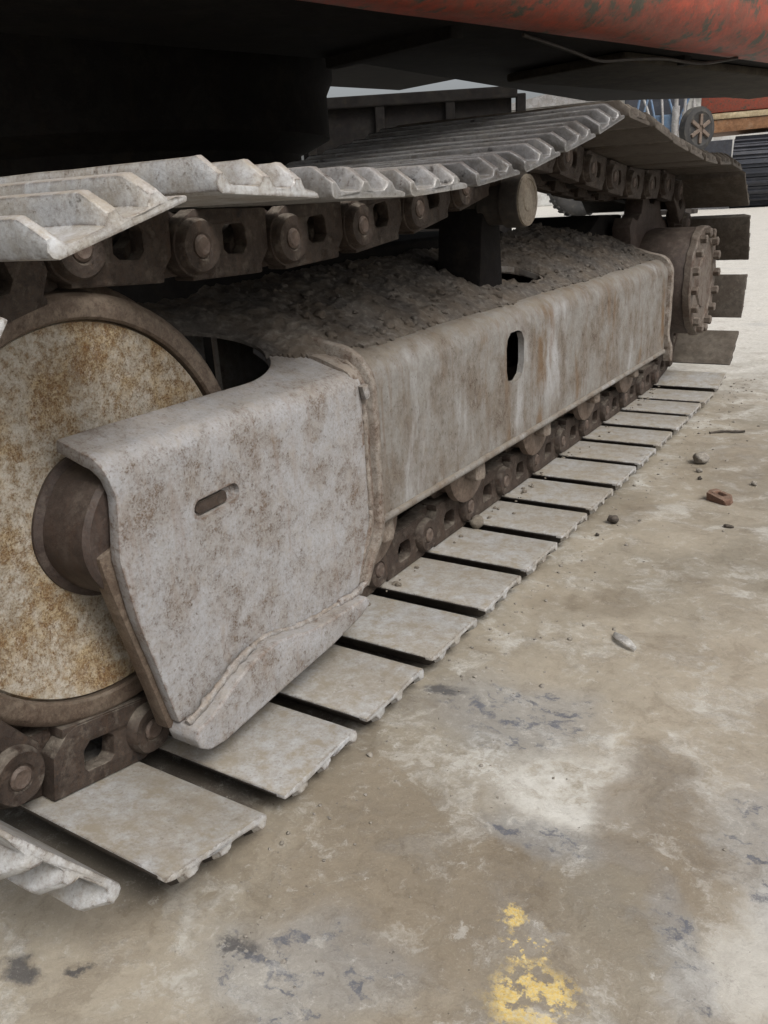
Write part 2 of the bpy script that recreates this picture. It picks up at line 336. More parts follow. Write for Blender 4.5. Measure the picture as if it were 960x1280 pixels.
def plate(bm, outline, a, b, axis='X', holes=()):
    """outline (and holes) are 2D loops; extruded from a to b along axis"""
    def P(q, t):
        return {'X': (t, q[0], q[1]), 'Y': (q[0], t, q[1]), 'Z': (q[0], q[1], t)}[axis]
    loops = [list(outline)] + [list(h) for h in holes]
    flat = [q for l in loops for q in l]
    tris = tessellate_polygon([[Vector((q[0], q[1], 0)) for q in l] for l in loops])
    va = [bm.verts.new(P(q, a)) for q in flat]; vb = [bm.verts.new(P(q, b)) for q in flat]
    for t in tris:
        try:
            bm.faces.new([va[i] for i in t]); bm.faces.new([vb[i] for i in reversed(t)])
        except ValueError: pass
    k = 0
    for l in loops:
        n = len(l)
        for i in range(n):
            j = (i + 1) % n
            bm.faces.new((va[k + i], va[k + j], vb[k + j], vb[k + i]))
        k += n
    return va + vb
def lathe(bm, prof, centre=(0, 0, 0), n=64, axis='X', a0=0.0, a1=2 * PI):
    """prof: (t along axis, r) list"""
    full = abs(a1 - a0 - 2 * PI) < 1e-6
    m = n if full else n + 1
    rings = []
    for t, r in prof:
        ring = []
        for i in range(m):
            a = a0 + (a1 - a0) * i / n
            p = {'X': (t, r * math.cos(a), r * math.sin(a)), 'Y': (r * math.cos(a), t, r * math.sin(a)), 'Z': (r * math.cos(a), r * math.sin(a), t)}[axis]
            ring.append(bm.verts.new(Vector(p) + Vector(centre)))
        rings.append(ring)
    for k in range(len(rings) - 1):
        for i in range(n):
            j = (i + 1) % m
            bm.faces.new((rings[k][i], rings[k][j], rings[k + 1][j], rings[k + 1][i]))
    if full:
        for ring, r in ((rings[0], prof[0][1]), (rings[-1], prof[-1][1])):
            if r > 1e-4: bm.faces.new(ring)
    bmesh.ops.remove_doubles(bm, verts=[q for r in rings for q in r], dist=1e-6)
def tube(bm, pts, r, n=8, wob=0.0, caps=True):
    pts = [Vector(p) for p in pts]
    rings = []
    up = Vector((0.13, 0.27, 0.95)).normalized()
    for i, p in enumerate(pts):
        d = (pts[min(i + 1, len(pts) - 1)] - pts[max(i - 1, 0)]).normalized()
        s = d.cross(up)
        if s.length < 1e-3: s = d.cross(Vector((1, 0, 0)))
        s.normalize(); t = s.cross(d)
        rr = r[i] if isinstance(r, (list, tuple)) else r
        rings.append([bm.verts.new(p + (s * math.cos(2 * PI * k / n) + t * math.sin(2 * PI * k / n)) * rr * (1 + wob * (random.random() - .5))) for k in range(n)])
    for a, b in zip(rings, rings[1:]):
        for k in range(n): bm.faces.new((a[k], a[(k + 1) % n], b[(k + 1) % n], b[k]))
    if caps:
        bm.faces.new(rings[0]); bm.faces.new(rings[-1])
def arc(cx, cy, r, a0, a1, n):
    return [(cx + r * math.cos(rad(a0 + (a1 - a0) * i / n)), cy + r * math.sin(rad(a0 + (a1 - a0) * i / n))) for i in range(n + 1)]
def spline(pts, step=0.01):
    """Catmull-Rom through 2D or 3D points"""
    P = [Vector((*p, 0)) if len(p) == 2 else Vector(p) for p in pts]
    o = []
    for i in range(len(P) - 1):
        a, b, c, d = P[max(i - 1, 0)], P[i], P[i + 1], P[min(i + 2, len(P) - 1)]
        n = max(2, int((c - b).length / step))
        for k in range(n):
            t = k / n
            o.append(0.5 * ((2 * b) + (c - a) * t + (2 * a - 5 * b + 4 * c - d) * t * t + (3 * b - a - 3 * c + d) * t ** 3))
    o.append(P[-1])
    return o
def rough_up(bm, amp, scale, seed=0.0):
    for q in bm.verts:
        n = noise.noise_vector(q.co * scale + Vector((seed, seed * 1.7, -seed)))
        q.co += n * amp

# ------------------------------------------------------------------ ground
def grow(lo, hi, near0, near1, step, f=1.35):
    xs = []
    x = near0
    while x < near1: xs.append(x); x += step
    s = step
    while x < hi: xs.append(x); s *= f; x += s
    xs.append(hi)
    s = step; x = near0; left = []
    while True:
        s *= f; x -= s
        if x < lo: break
        left.append(x)
    return [lo] + left[::-1] + xs
bm = bmesh.new()
xs = grow(-250, 250, -0.2, 1.4, 0.02); ys = grow(-60, 400, -0.4, 3.2, 0.02)
def gz(x, y):
    if x < -2 or x > 4 or y > 8 or y < -2: return -0.003
    return -0.003 + 0.005 * noise.noise(Vector((x * 2.1, y * 2.1, 3.3))) + 0.003 * noise.noise(Vector((x * 9, y * 9, 1.1)))
grid = [[bm.verts.new((x, y, gz(x, y))) for y in ys] for x in xs]
for i in range(len(xs) - 1):
    for j in range(len(ys) - 1):
        bm.faces.new((grid[i][j], grid[i + 1][j], grid[i + 1][j + 1], grid[i][j + 1]))
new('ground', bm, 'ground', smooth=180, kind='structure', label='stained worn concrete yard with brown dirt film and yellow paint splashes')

# ================================================================== the excavator
EX = empty('excavator', (0, 1.65, 0), label='old orange crawler excavator seen along its worn steel track, filling the picture', category='excavator')
EXW = Matrix.Translation((0, 1.65, 0)).inverted()
def part(name, bm, mat, parent=None, smooth=None, **props):
    """part in world coordinates: mesh is shifted into the machine's frame"""
    if parent is None or parent is EX:
        o = new(name, bm, mat, EX, smooth, **props)
        o.location = (0, -1.65, 0)
    else:
        o = new(name, bm, mat, parent, smooth, **props)
    return o

# ---- chain path along the pins
PITCH = 0.19
IY, IZ, IR = 0.354, 0.405, 0.315
DY, DZ, DR = 2.955, 0.425, 0.333
OFF = 0.048
bottom = [(0.365, 0.09), (2.70, 0.09), (DY, DZ - DR)]
wrap = arc(DY, DZ, DR, -90, 90, 60)
top_plate = [(2.955, 0.806), (2.78, 0.806), (2.58, 0.808), (2.28, 0.836), (2.06, 0.862), (1.90, 0.886), (1.78, 0.901), (1.70, 0.894), (1.549, 0.858), (1.367, 0.822), (1.185, 0.788), (0.971, 0.765), (0.78, 0.755), (0.573, 0.757), (0.372, 0.768)]
top = [(p.x, p.y - OFF) for p in spline(top_plate, 0.02)]
path = [Vector(p) for p in (bottom + wrap[1:] + top[1:])]
dense = []
for a, b in zip(path, path[1:]):
    n = max(1, int((b - a).length / 0.003))
    for k in range(n): dense.append(a.lerp(b, k / n))
dense.append(path[-1])
total = sum((b - a).length for a, b in zip(dense, dense[1:]))
def march(p):
    pins = [dense[0]]
    for q in dense:
        if (q - pins[-1]).length >= p: pins.append(q)
    return pins
# the pitch is stretched by a hair so that a pin lands at the top of the idler
best = None
for k in range(-60, 61):
    p = PITCH + k * 0.00005
    pins = march(p)
    e = (pins[-1] - Vector(path[-1])).length
    if best is None or e < best[0]: best = (e, p, pins)
pins = best[2]
print('pitch', best[1], 'miss', best[0], 'pins', len(pins))
pins = [Vector((0.176, 0.128))] + pins
# round the idler, out past the picture
a0 = math.atan2(pins[-1].y - IZ, pins[-1].x - IY)
a1 = math.atan2(pins[0].y - IZ, pins[0].x - IY) + 2 * PI
da = 2 * math.asin(PITCH / 2 / IR)
nl = max(1, round((a1 - a0) / da))
for k in range(1, nl): pins.append(Vector((IY + IR * math.cos(a0 + (a1 - a0) * k / nl), IZ + IR * math.sin(a0 + (a1 - a0) * k / nl))))
NP = len(pins)

# ---- one shoe: plate with three grousers, in (s, n) profile, swept over its width
HW = 0.31
def shoe_profile(h):
    """closed loop (s, n): n = 0 is the inner plate face, +n outwards. h scales the grouser height"""
    t, H = 0.009, 0.009 + 0.030 * h
    base = 0.010 + 0.003 * h
    f = 0.003 * h
    o = [(-0.001, 0.0), (0.160, 0.0), (0.166, 0.003)]
    o += [(0.1685, H * 0.5), (0.166, H * 0.97), (0.157, H), (0.1525, H * 0.72), (0.1485, t + f), (0.143, t)]
    o += [(0.110, t), (0.1035, t + f), (0.1000, H * 0.75), (0.097, H), (0.086, H), (0.083, H * 0.75), (0.0795, t + f), (0.073, t)]
    o += [(0.056, t), (0.050, t + f), (0.0465, H * 0.75), (0.043, H), (0.031, H), (0.0275, H * 0.75), (0.024, t + f), (0.017, t), (0.008, t * 0.9), (-0.001, 0.0055)]
    return o
def shoe_mesh(seed):
    rnd = random.Random(seed)
    bm = bmesh.new()
    secs = [(-HW, 0.34), (-HW + 0.012, 0.66), (-HW + 0.026, 0.98)] + [(-HW + 0.034 + (2 * HW - 0.068) * k / 9, 1.0) for k in range(10)] + [(HW - 0.026, 0.98), (HW - 0.012, 0.66), (HW, 0.34)]
    rings = []
    for x, h in secs:
        h *= 1 - 0.06 * rnd.random()
        ring = []
        for s, n in shoe_profile(h):
            e = max(0, (abs(x) - 0.26) / 0.05)
            ds = e * 0.0016 * (rnd.random() - .5); dx = math.copysign(e * 0.003 * (rnd.random() - 0.6), x) if abs(x) > 0.309 else 0
            ring.append(bm.verts.new((x + dx, s + ds, n)))
        rings.append(ring)
    n = len(rings[0])
    for a, b in zip(rings, rings[1:]):
        for k in range(n): bm.faces.new((a[k], a[(k + 1) % n], b[(k + 1) % n], b[k]))
    for ring in (rings[0], rings[-1]): bm.faces.new(ring)
    bmesh.ops.recalc_face_normals(bm, faces=bm.faces[:])
    es = [e for e in bm.edges if len(e.link_faces) == 2 and e.calc_face_angle(0) > rad(60)]
    bmesh.ops.bevel(bm, geom=es, offset=0.0018, offset_type='OFFSET', segments=2, profile=0.6, affect='EDGES', clamp_overlap=True)
    return bm
SHOES = [new('track_shoe', shoe_mesh(k), 'shoe', EX, 40) for k in range(5)]
for q in SHOES:                                  # second slot: the ground side between the ends
    q.data.materials.append(M['shoe'])
    for p in q.data.polygons:
        if p.center.z > 0.002 and abs(p.center.x) < HW - 0.016: p.material_index = 1
def frame_between(a, b):
    """local (x, s, n) -> machine frame for a link from pin a to pin b; n is outwards"""
    d = (b - a).normalized()
    out = Vector((d.y, -d.x))       # outward side for a loop run +Y along the bottom
    return Matrix(((1, 0, 0, 0), (0, d.x, out.x, a.x), (0, d.y, out.y, a.y), (0, 0, 0, 1)))

# ---- one link (outer side), local (x, s, n)
def link_mesh(sgn):
    bm = bmesh.new()
    N0, N1 = -0.042, OFF - 0.0015
    outl = [(0.040, N1), (0.040, -0.012), (0.062, -0.036), (0.075, N0), (0.185, N0)] + arc(0.19, 0.0, 0.040, -75, 62, 8) + [(0.185, N1)]
    hole = [(0.092, 0.026), (0.086, 0.020), (0.086, -0.004), (0.094, -0.014), (0.126, -0.014), (0.134, -0.006), (0.134, 0.020), (0.128, 0.026)]
    plate(bm, outl, 0.064, 0.089, 'X', [hole])
    bevel(bm, 0.004, 40, 2)
    b2 = bmesh.new()
    inner = arc(0.0, 0.0, 0.037, 110, 265, 8) + [(0.072, N0), (0.095, N0), (0.095, 0.0), (0.06, 0.030), (0.055, N1), (0.015, N1)]
    plate(b2, inner, 0.040, 0.0635, 'X'); bevel(b2, 0.003, 40, 2)
    me = bpy.data.meshes.new('t'); b2.to_mesh(me); b2.free(); bm.from_mesh(me)
    # outboard boss round the pin
    lathe(bm, [(0.086, 0.037), (0.099, 0.035), (0.103, 0.032), (0.103, 0.018), (0.101, 0.016), (0.101, 0.0)], (0, 0.19, 0), 28)
    # rail cap, slightly wider than the web
    b3 = bmesh.new(); box(b3, (0.052, 0.055, N0 - 0.002), (0.088, 0.20, N0 + 0.012)); bevel(b3, 0.004)
    me2 = bpy.data.meshes.new('t'); b3.to_mesh(me2); b3.free(); bm.from_mesh(me2)
    # shoe bolt heads standing in the window
    for s in (0.076, 0.142):
        lathe(bm, [(0.0, 0.011), (0.016, 0.011), (0.018, 0.008), (0.018, 0.0)], (0.076, s, 0.024), 6, 'Z')
    rough_up(bm, 0.0016, 45)
    if sgn < 0:
        for q in bm.verts: q.co.x *= -1
    return bm
def pin_mesh():
    bm = bmesh.new()
    lathe(bm, [(0.096, 0.0145), (0.103, 0.0145), (0.1055, 0.011), (0.104, 0.007), (0.104, 0.0)], (0, 0.19, 0), 20)
    return bm
LINK_R = new('track_link', link_mesh(1), 'link', EX, 40)
new('pin', pin_mesh(), 'pin', LINK_R, 40)
LINK_L = new('track_link', link_mesh(-1), 'link', EX, 40)
BUSH = bmesh.new(); lathe(BUSH, [(-0.052, 0.0), (-0.052, 0.026), (0.052, 0.026), (0.052, 0.0)], (0, 0.19, 0), 20)
new('bushing', BUSH, 'dark_steel', LINK_L, 40)
T0 = Matrix.Translation((0, -1.65, 0))
rs = random.Random(3)
used = set()
first_r = first_l = True
for i in range(NP):
    a, b = pins[i], pins[(i + 1) % NP]
    fr = T0 @ frame_between(a, b)
    L = (b - a).length
    # shoe sits outwards of the pin line, 15 mm past the pin
    jit = Matrix.Rotation(rad(rs.uniform(-.35, .35)), 4, 'Z') @ Matrix.Rotation(rad(rs.uniform(-.5, .5)), 4, 'X')
    ms = fr @ Matrix.Translation((rs.uniform(-.0025, .0025), 0.0145 + (L - PITCH) / 2, OFF)) @ jit
    k = i % 5
    if k not in used: used.add(k); SHOES[k].matrix_local = ms; so_ = SHOES[k]
    else: so_ = dup(SHOES[k], EX, ms)
    tone = None  # darker copies with painted shade for the upper and sprocket shoes
    if a.x > 3.0 or (a.y > 0.5 and a.x > 1.84): tone = 'shoe_mud_shade'
    elif a.y > 0.5 and a.x > 1.05: tone = 'shoe_grease_shade'
    elif a.y > 0.5 and a.x > 0.62: tone = 'shoe_half_shade'
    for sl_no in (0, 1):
        c_ = tone
        if tone is None and sl_no == 1 and a.y < 0.2 and a.x > 0.17: c_ = 'sole_gap_shade'
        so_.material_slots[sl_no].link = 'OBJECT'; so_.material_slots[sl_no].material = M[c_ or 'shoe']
    if first_r: LINK_R.matrix_local = fr; LINK_L.matrix_local = fr; first_r = False
    else: dup(LINK_R, EX, fr); dup(LINK_L, EX, fr)

# ---- idler wheel
bm = bmesh.new()
half = [(0.0, 0.288), (0.026, 0.287), (0.031, 0.283), (0.035, 0.274), (0.040, 0.271), (0.078, 0.268), (0.085, 0.262), (0.0875, 0.256), (0.0865, 0.240), (0.083, 0.237), (0.060, 0.2385)]
prof = [(-t, r) for t, r in half[::-1]] + half[1:]
lathe(bm, prof[::-1], (0, IY, IZ), 120)
IDL = part('idler_wheel', bm, 'rim', smooth=30)
bm = bmesh.new()
lathe(bm, [(0.069, 0.2385), (0.077, 0.234), (0.076, 0.205), (0.071, 0.17), (0.067, 0.13), (0.067, 0.0)], (0, IY, IZ), 120)
lathe(bm, [(-0.069, 0.2295), (-0.075, 0.224), (-0.067, 0.13), (-0.067, 0.0)], (0, IY, IZ), 64)
part('wheel_disc', bm, 'idler', IDL, 30, label='ochre and grey dished face of the idler wheel')
bm = bmesh.new()
HZ = IZ - 0.012
lathe(bm, [(0.060, 0.096), (0.074, 0.096), (0.077, 0.091), (0.079, 0.087), (0.146, 0.086), (0.152, 0.080), (0.152, 0.050), (0.147, 0.046), (0.147, 0.0)], (0, IY + 0.006, HZ), 72)
rough_up(bm, 0.002, 18)
part('hub', bm, 'drive', IDL, 35)
bm = bmesh.new(); lathe(bm, [(-0.060, 0.104), (-0.146, 0.0935), (-0.152, 0.0)], (0, IY, HZ), 48); part('hub', bm, 'drive', IDL, 35)

# ---- track frame: long box beam
def zb(y): return 0.232 + (0.213 - 0.232) * (y - 0.86) / 1.89
Y0, Y1 = 0.850, 2.700
def side_loop(sgn): return None
hole = [(1.381 + 0.0, 0.453)]
oval = [(1.386, 0.440), (1.392, 0.460), (1.408, 0.472), (1.440, 0.474), (1.468, 0.466), (1.480, 0.448), (1.480, 0.398), (1.470, 0.374), (1.448, 0.362), (1.412, 0.362), (1.392, 0.372), (1.386, 0.392)]
bm = bmesh.new()
plate(bm, [(Y0, zb(Y0)), (Y1, zb(Y1)), (Y1, 0.472), (Y0, 0.472)], 0.156, 0.170, 'X', [oval])
plate(bm, [(Y0, zb(Y0)), (Y1, zb(Y1)), (Y1, 0.5441), (Y0, 0.5441)], -0.170, -0.156, 'X')
bend = arc(0.120, 0.472, 0.050, 0, 90, 10)
for s in (1, -1):
    ro = []
    for y in (Y0, Y1):
        up_ = 0.0721 if s < 0 else 0.0
        ro.append([bm.verts.new((s * x, y, z + up_)) for x, z in bend])
        ro.append([bm.verts.new((s * (0.120 + (x - 0.120) * 0.72), y, 0.472 + (z - 0.472) * 0.72 + up_)) for x, z in bend])
    for i in range(len(bend) - 1):
        bm.faces.new((ro[0][i], ro[0][i + 1], ro[2][i + 1], ro[2][i]))
        bm.faces.new((ro[1][i], ro[1][i + 1], ro[3][i + 1], ro[3][i]))
hz = [(-0.055, 1.74), (-0.035, 1.69), (0.035, 1.68), (0.062, 1.71), (0.056, 1.86), (0.035, 1.895), (-0.03, 1.90), (-0.05, 1.87)]
plate(bm, [(-0.1201, Y0), (0.1201, Y0), (0.1201, Y1), (-0.1201, Y1)], 0.508, 0.5219, 'Z', [hz])
for q in bm.verts:
    if abs(q.co.x) < 0.1202 and q.co.z > 0.507 and (abs(q.co.z - 0.508) < 1e-4 or abs(q.co.z - 0.5219) < 1e-4): q.co.z += (0.12 - q.co.x) * 0.30
# inner floor so the hollow beam stays dark
box(bm, (-0.150, Y0 + 0.03, 0.262), (0.150, Y1 - 0.03, 0.274))
bmesh.ops.remove_doubles(bm, verts=bm.verts[:], dist=1e-4)
TF = part('track_frame', bm, 'frame', smooth=35)
# rounded reinforcement round the oval hole edge
bm = bmesh.new()
lip = []
for y in [Y0 + (Y1 - Y0) * k / 24 for k in range(25)]: lip.append((0.1685, y, zb(y) + 0.001))
tube(bm, lip, 0.008, 8, 0.15); part('bottom_edge', bm, 'frame', TF, 60)
for s in (-1,):
    bm = bmesh.new(); tube(bm, [(-x, y, z) for x, y, z in lip], 0.010, 8); part('bottom_edge', bm, 'flange', TF, 60)
# near ridge flange where the fork bracket is welded on
def ridge(pts, wx, wy, name, mat='flange'):
    """bar swept along pts in the XZ sense, wy wide along Y and wx deep"""
    P = spline(pts, 0.012); bm = bmesh.new(); rings = []
    for i, p in enumerate(P):
        d = (P[min(i + 1, len(P) - 1)] - P[max(i - 1, 0)]).normalized()
        yv = Vector((0, 1, 0)); nrm = d.cross(yv).normalized()
        if nrm.x < 0 and abs(nrm.x) > abs(nrm.z): nrm = -nrm
        if nrm.z < 0 and abs(nrm.z) >= abs(nrm.x): nrm = -nrm
        yv = nrm.cross(d).normalized()
        if yv.y < 0: yv = -yv
        ring = []
        for cx, cy in ((-1, -1), (0.75, -1), (1, -0.6), (1, 0.6), (0.75, 1), (-1, 1)):
            ring.append(bm.verts.new(p + nrm * (cx * wx) + yv * (cy * wy)))
        rings.append(ring)
    n = 6
    for a, b in zip(rings, rings[1:]):
        for k in range(n): bm.faces.new((a[k], a[(k + 1) % n], b[(k + 1) % n], b[k]))
    bm.faces.new(rings[0]); bm.faces.new(rings[-1])
    rough_up(bm, 0.0018, 30)
    return part(name, bm, mat, TF, 50)
near = [(0.03, 0.842, 0.540), (0.07, 0.840, 0.535), (0.105, 0.839, 0.528), (0.142, 0.839, 0.518), (0.164, 0.840, 0.496), (0.172, 0.841, 0.46), (0.173, 0.841, 0.36), (0.173, 0.840, 0.27), (0.172, 0.836, 0.222), (0.170, 0.815, 0.185), (0.167, 0.787, 0.142)]
ridge(near, 0.013, 0.0085, 'end_flange')
ridge([(x - 0.006 if x > 0.12 else x, y - 0.022, z - 0.012 if z > 0.5 else z) for x, y, z in near[1:]], 0.007, 0.016, 'weld_seam', 'flange')
far = [(-0.15, 2.708, 0.606), (0.0, 2.708, 0.562), (0.10, 2.708, 0.532), (0.145, 2.708, 0.520), (0.166, 2.708, 0.498), (0.172, 2.708, 0.46), (0.172, 2.703, 0.36), (0.172, 2.70, 0.265), (0.178, 2.72, 0.225), (0.178, 2.73, 0.18)]
ridge(far, 0.014, 0.011, 'end_flange')
b = bmesh.new(); plate(b, [(-0.168, 0.215), (0.168, 0.215), (0.168, 0.49), (0.13, 0.517), (-0.13, 0.595), (-0.168, 0.56)], 2.703, 2.716, 'Y')
part('end_plate', b, 'frame', TF)
b = bmesh.new(); plate(b, [(2.42, 0.515), (2.90, 0.515), (2.90, 0.665), (2.66, 0.672), (2.50, 0.60)], -0.34, -0.055, 'X'); bevel(b, 0.012)
part('motor_guard', b, 'belly', TF, 45)

# ---- fork bracket (recoil fork cover) round the idler
def interp(tab, x):
    for (x0, y0), (x1, y1) in zip(tab, tab[1:]):
        if (x0 <= x <= x1) or (x1 <= x <= x0): return y0 + (y1 - y0) * (x - x0) / (x1 - x0)
    return tab[-1][1] if abs(x - tab[-1][0]) < abs(x - tab[0][0]) else tab[0][1]
FRONT = [(0.53, 0.300), (0.496, 0.300), (0.47, 0.306), (0.456, 0.310), (0.43, 0.307), (0.381, 0.300), (0.34, 0.303), (0.305, 0.308), (0.235, 0.323), (0.165, 0.340), (0.120, 0.350)]
BACK = [(0.53, 0.826), (0.46, 0.818), (0.25, 0.816), (0.14, 0.765), (0.12, 0.745)]
def bracket_shell(s):
    bm = bmesh.new()
    sec = [(0, 0), (0.35, 0), (0.7, 0)]      # fraction of the way to x = .148
    bendp = arc(0.143, 0.472, 0.032, 88, 0, 8)
    downs = [(0.175, z) for z in [0.455 - 0.0155 * k for k in range(22)]]
    ny = 46
    rows = []
    def xin(y):
        if y < 0.62: return 0.100
        if y < 0.765: return 0.100 * math.sqrt(max(0, 1 - ((y - 0.62) / 0.145) ** 2))
        return 0.0
    for j in range(ny + 1):
        t = j / ny; col = []
        for f, z in sec:
            y = 0.300 + (0.826 - 0.300) * t; x0 = xin(y)
            xx_ = x0 + (0.143 - x0) * f
            col.append((xx_, y, 0.504 + (0.143 - s * xx_) * 0.30))
        for x, z in bendp + downs:
            y = interp(FRONT, z) + (interp(BACK, z) - interp(FRONT, z)) * t
            if s < 0: z = z + 0.0858 * max(0, min(1, (z - 0.13) / 0.37))
            col.append((x, y, z))
        rows.append(col)
    out = [[bm.verts.new((s * x, y, z)) for x, y, z in col] for col in rows]
    inn = []
    for col in rows:
        ic = []
        n = len(col)
        for i, (x, y, z) in enumerate(col):
            a = Vector((col[max(i - 1, 0)][0], col[max(i - 1, 0)][2])); b = Vector((col[min(i + 1, n - 1)][0], col[min(i + 1, n - 1)][2]))
            d = (b - a).normalized(); nn = Vector((d.y, -d.x))
            th = 0.006 if (s < 0 and i < 5) else 0.017
            ic.append(bm.verts.new((s * (x + nn.x * th), y + 0.0, z + nn.y * th)))
        inn.append(ic)
    n = len(rows[0])
    for j in range(ny):
        for i in range(n - 1):
            bm.faces.new((out[j][i], out[j][i + 1], out[j + 1][i + 1], out[j + 1][i]))
            bm.faces.new((inn[j][i], inn[j + 1][i], inn[j + 1][i + 1], inn[j][i + 1]))
        bm.faces.new((out[j][0], out[j + 1][0], inn[j + 1][0], inn[j][0]))
        bm.faces.new((out[j][n - 1], inn[j][n - 1], inn[j + 1][n - 1], out[j + 1][n - 1]))
    for j in (0, ny):
        for i in range(n - 1): bm.faces.new((out[j][i], out[j][i + 1], inn[j][i + 1], inn[j][i]))
    bmesh.ops.recalc_face_normals(bm, faces=bm.faces[:])
    bevel(bm, 0.0035, 55, 2)
    for q in bm.verts:
        q.co += Vector((s * 0.0022 * noise.noise(q.co * 7.0), 0.0015 * noise.noise(q.co * 17 + Vector((5, 1, 2))), 0.0016 * noise.noise(q.co * 9 + Vector((1, 9, 2)))))
    return bm
FB = part('fork_bracket', bracket_shell(1), 'bracket', smooth=45)
# recess of the plug-welded slot, cut by boolean
stad = arc(0.436, 0.398, 0.0125, 90, 270, 8) + arc(0.498, 0.401, 0.0115, -90, 90, 8)
cb = bmesh.new(); plate(cb, stad, 0.166, 0.200, 'X'); cut = new('slot_cutter', cb, 'dirt', EX); cut.location = (0, -1.65, 0)
md = FB.modifiers.new('slot', 'BOOLEAN'); md.object = cut; md.operation = 'DIFFERENCE'; md.solver = 'EXACT'
bpy.context.view_layer.update()
ev = FB.evaluated_get(bpy.context.evaluated_depsgraph_get())
nm = bpy.data.meshes.new_from_object(ev)
FB.modifiers.clear(); FB.data = nm
while len(nm.materials) > 1: nm.materials.pop()
for p in nm.polygons: p.material_index = 0
bpy.data.objects.remove(cut, do_unlink=True)
sl_ = arc(0.440, 0.3975, 0.0085, 90, 270, 6) + arc(0.482, 0.399, 0.008, -90, 90, 6)
bm = bmesh.new(); plate(bm, sl_, 0.163, 0.1705, 'X'); bevel(bm, 0.003); rough_up(bm, 0.002, 60); part('slot_plug', bm, 'link', FB, 60)
FB2 = part('fork_bracket', bracket_shell(-1), 'bracket', smooth=45)
# thick inner doubler plate behind the slanted front edge
bm = bmesh.new()
plate(bm, [(0.318, 0.392), (0.285, 0.384), (0.288, 0.360), (0.330, 0.180), (0.342, 0.118), (0.40, 0.105), (0.60, 0.115), (0.60, 0.392)], 0.134, 0.1575, 'X')
bevel(bm, 0.005); rough_up(bm, 0.0015, 20); part('doubler_plate', bm, 'rim', FB, 45)
# lip along the foot: proud plate with crescent top
lip_top = [(0.352, 0.128), (0.372, 0.131), (0.401, 0.142), (0.430, 0.155), (0.453, 0.163), (0.490, 0.170), (0.523, 0.171), (0.560, 0.163), (0.587, 0.154), (0.64, 0.147), (0.70, 0.142), (0.752, 0.140)]
lip_bot = [(0.758, 0.125), (0.732, 0.113), (0.651, 0.101), (0.53, 0.094), (0.457, 0.088), (0.395, 0.083), (0.366, 0.087), (0.351, 0.099), (0.346, 0.114)]
bm = bmesh.new(); plate(bm, lip_top + lip_bot, 0.150, 0.204, 'X')
bevel(bm, 0.005, 40, 3)
rough_up(bm, 0.0016, 26)
LIP = part('foot_lip', bm, 'bracket', FB, 50)
# weld beads
def bead(pts, r, parent, mat='weld', seg=0.006):
    bm = bmesh.new(); P = spline(pts, seg)
    rr = [r * (0.75 + 0.5 * random.random()) for _ in P]
    tube(bm, [p + Vector((random.uniform(-1, 1), random.uniform(-1, 1), random.uniform(-1, 1))) * r * 0.22 for p in P], rr, 8, 0.3)
    part('weld_bead', bm, mat, parent, 50)
bead([(0.184, y, z + 0.004) for y, z in lip_top[:6]], 0.0058, FB, 'weld')
bead([(0.178, y, z + 0.001) for y, z in lip_top[5:]], 0.0045, FB, 'weld')
bead([(0.180, 0.70, 0.146), (0.181, 0.745, 0.143), (0.178, 0.785, 0.148)], 0.006, FB, 'bracket')
bead([(0.10, 0.829, 0.518), (0.145, 0.826, 0.508), (0.168, 0.822, 0.485), (0.174, 0.820, 0.45), (0.174, 0.818, 0.35), (0.174, 0.817, 0.25), (0.172, 0.79, 0.19), (0.171, 0.765, 0.142)], 0.005, FB, 'flange')
bead([(0.181, 0.812, 0.478), (0.183, 0.816, 0.462)], 0.008, FB)

# ---- bottom rollers and their collars
ROLL = [0.905, 1.29, 1.675, 2.06, 2.445]
def roller_mesh():
    bm = bmesh.new()
    h = [(0.0, 0.058), (0.045, 0.058), (0.048, 0.090), (0.062, 0.090), (0.066, 0.070), (0.100, 0.070), (0.104, 0.086), (0.120, 0.086), (0.124, 0.080), (0.124, 0.0)]
    lathe(bm, [(-t, r) for t, r in h[::-1]] + h[1:], (0, 0, 0), 40)
    return bm
def collar_mesh():
    bm = bmesh.new()
    plate(bm, [(-0.034, 0.062), (-0.026, 0.01), (-0.027, -0.02), (-0.018, -0.034), (0.016, -0.036), (0.026, -0.022), (0.025, 0.012), (0.033, 0.062)], 0.122, 0.152, 'X'); bevel(bm, 0.006, 40, 2)
    bmesh.ops.subdivide_edges(bm, edges=bm.edges[:], cuts=1)
    rough_up(bm, 0.005, 22)
    return bm
RO = None
for y in ROLL:
    if RO is None:
        RO = new('track_roller', roller_mesh(), 'roller', EX, 35); RO.location = (0, y - 1.65, 0.207)
        new('collar', collar_mesh(), 'collar', RO, 45)
    else: dup(RO, EX, Matrix.Translation((0, y - 1.65, 0.207)))

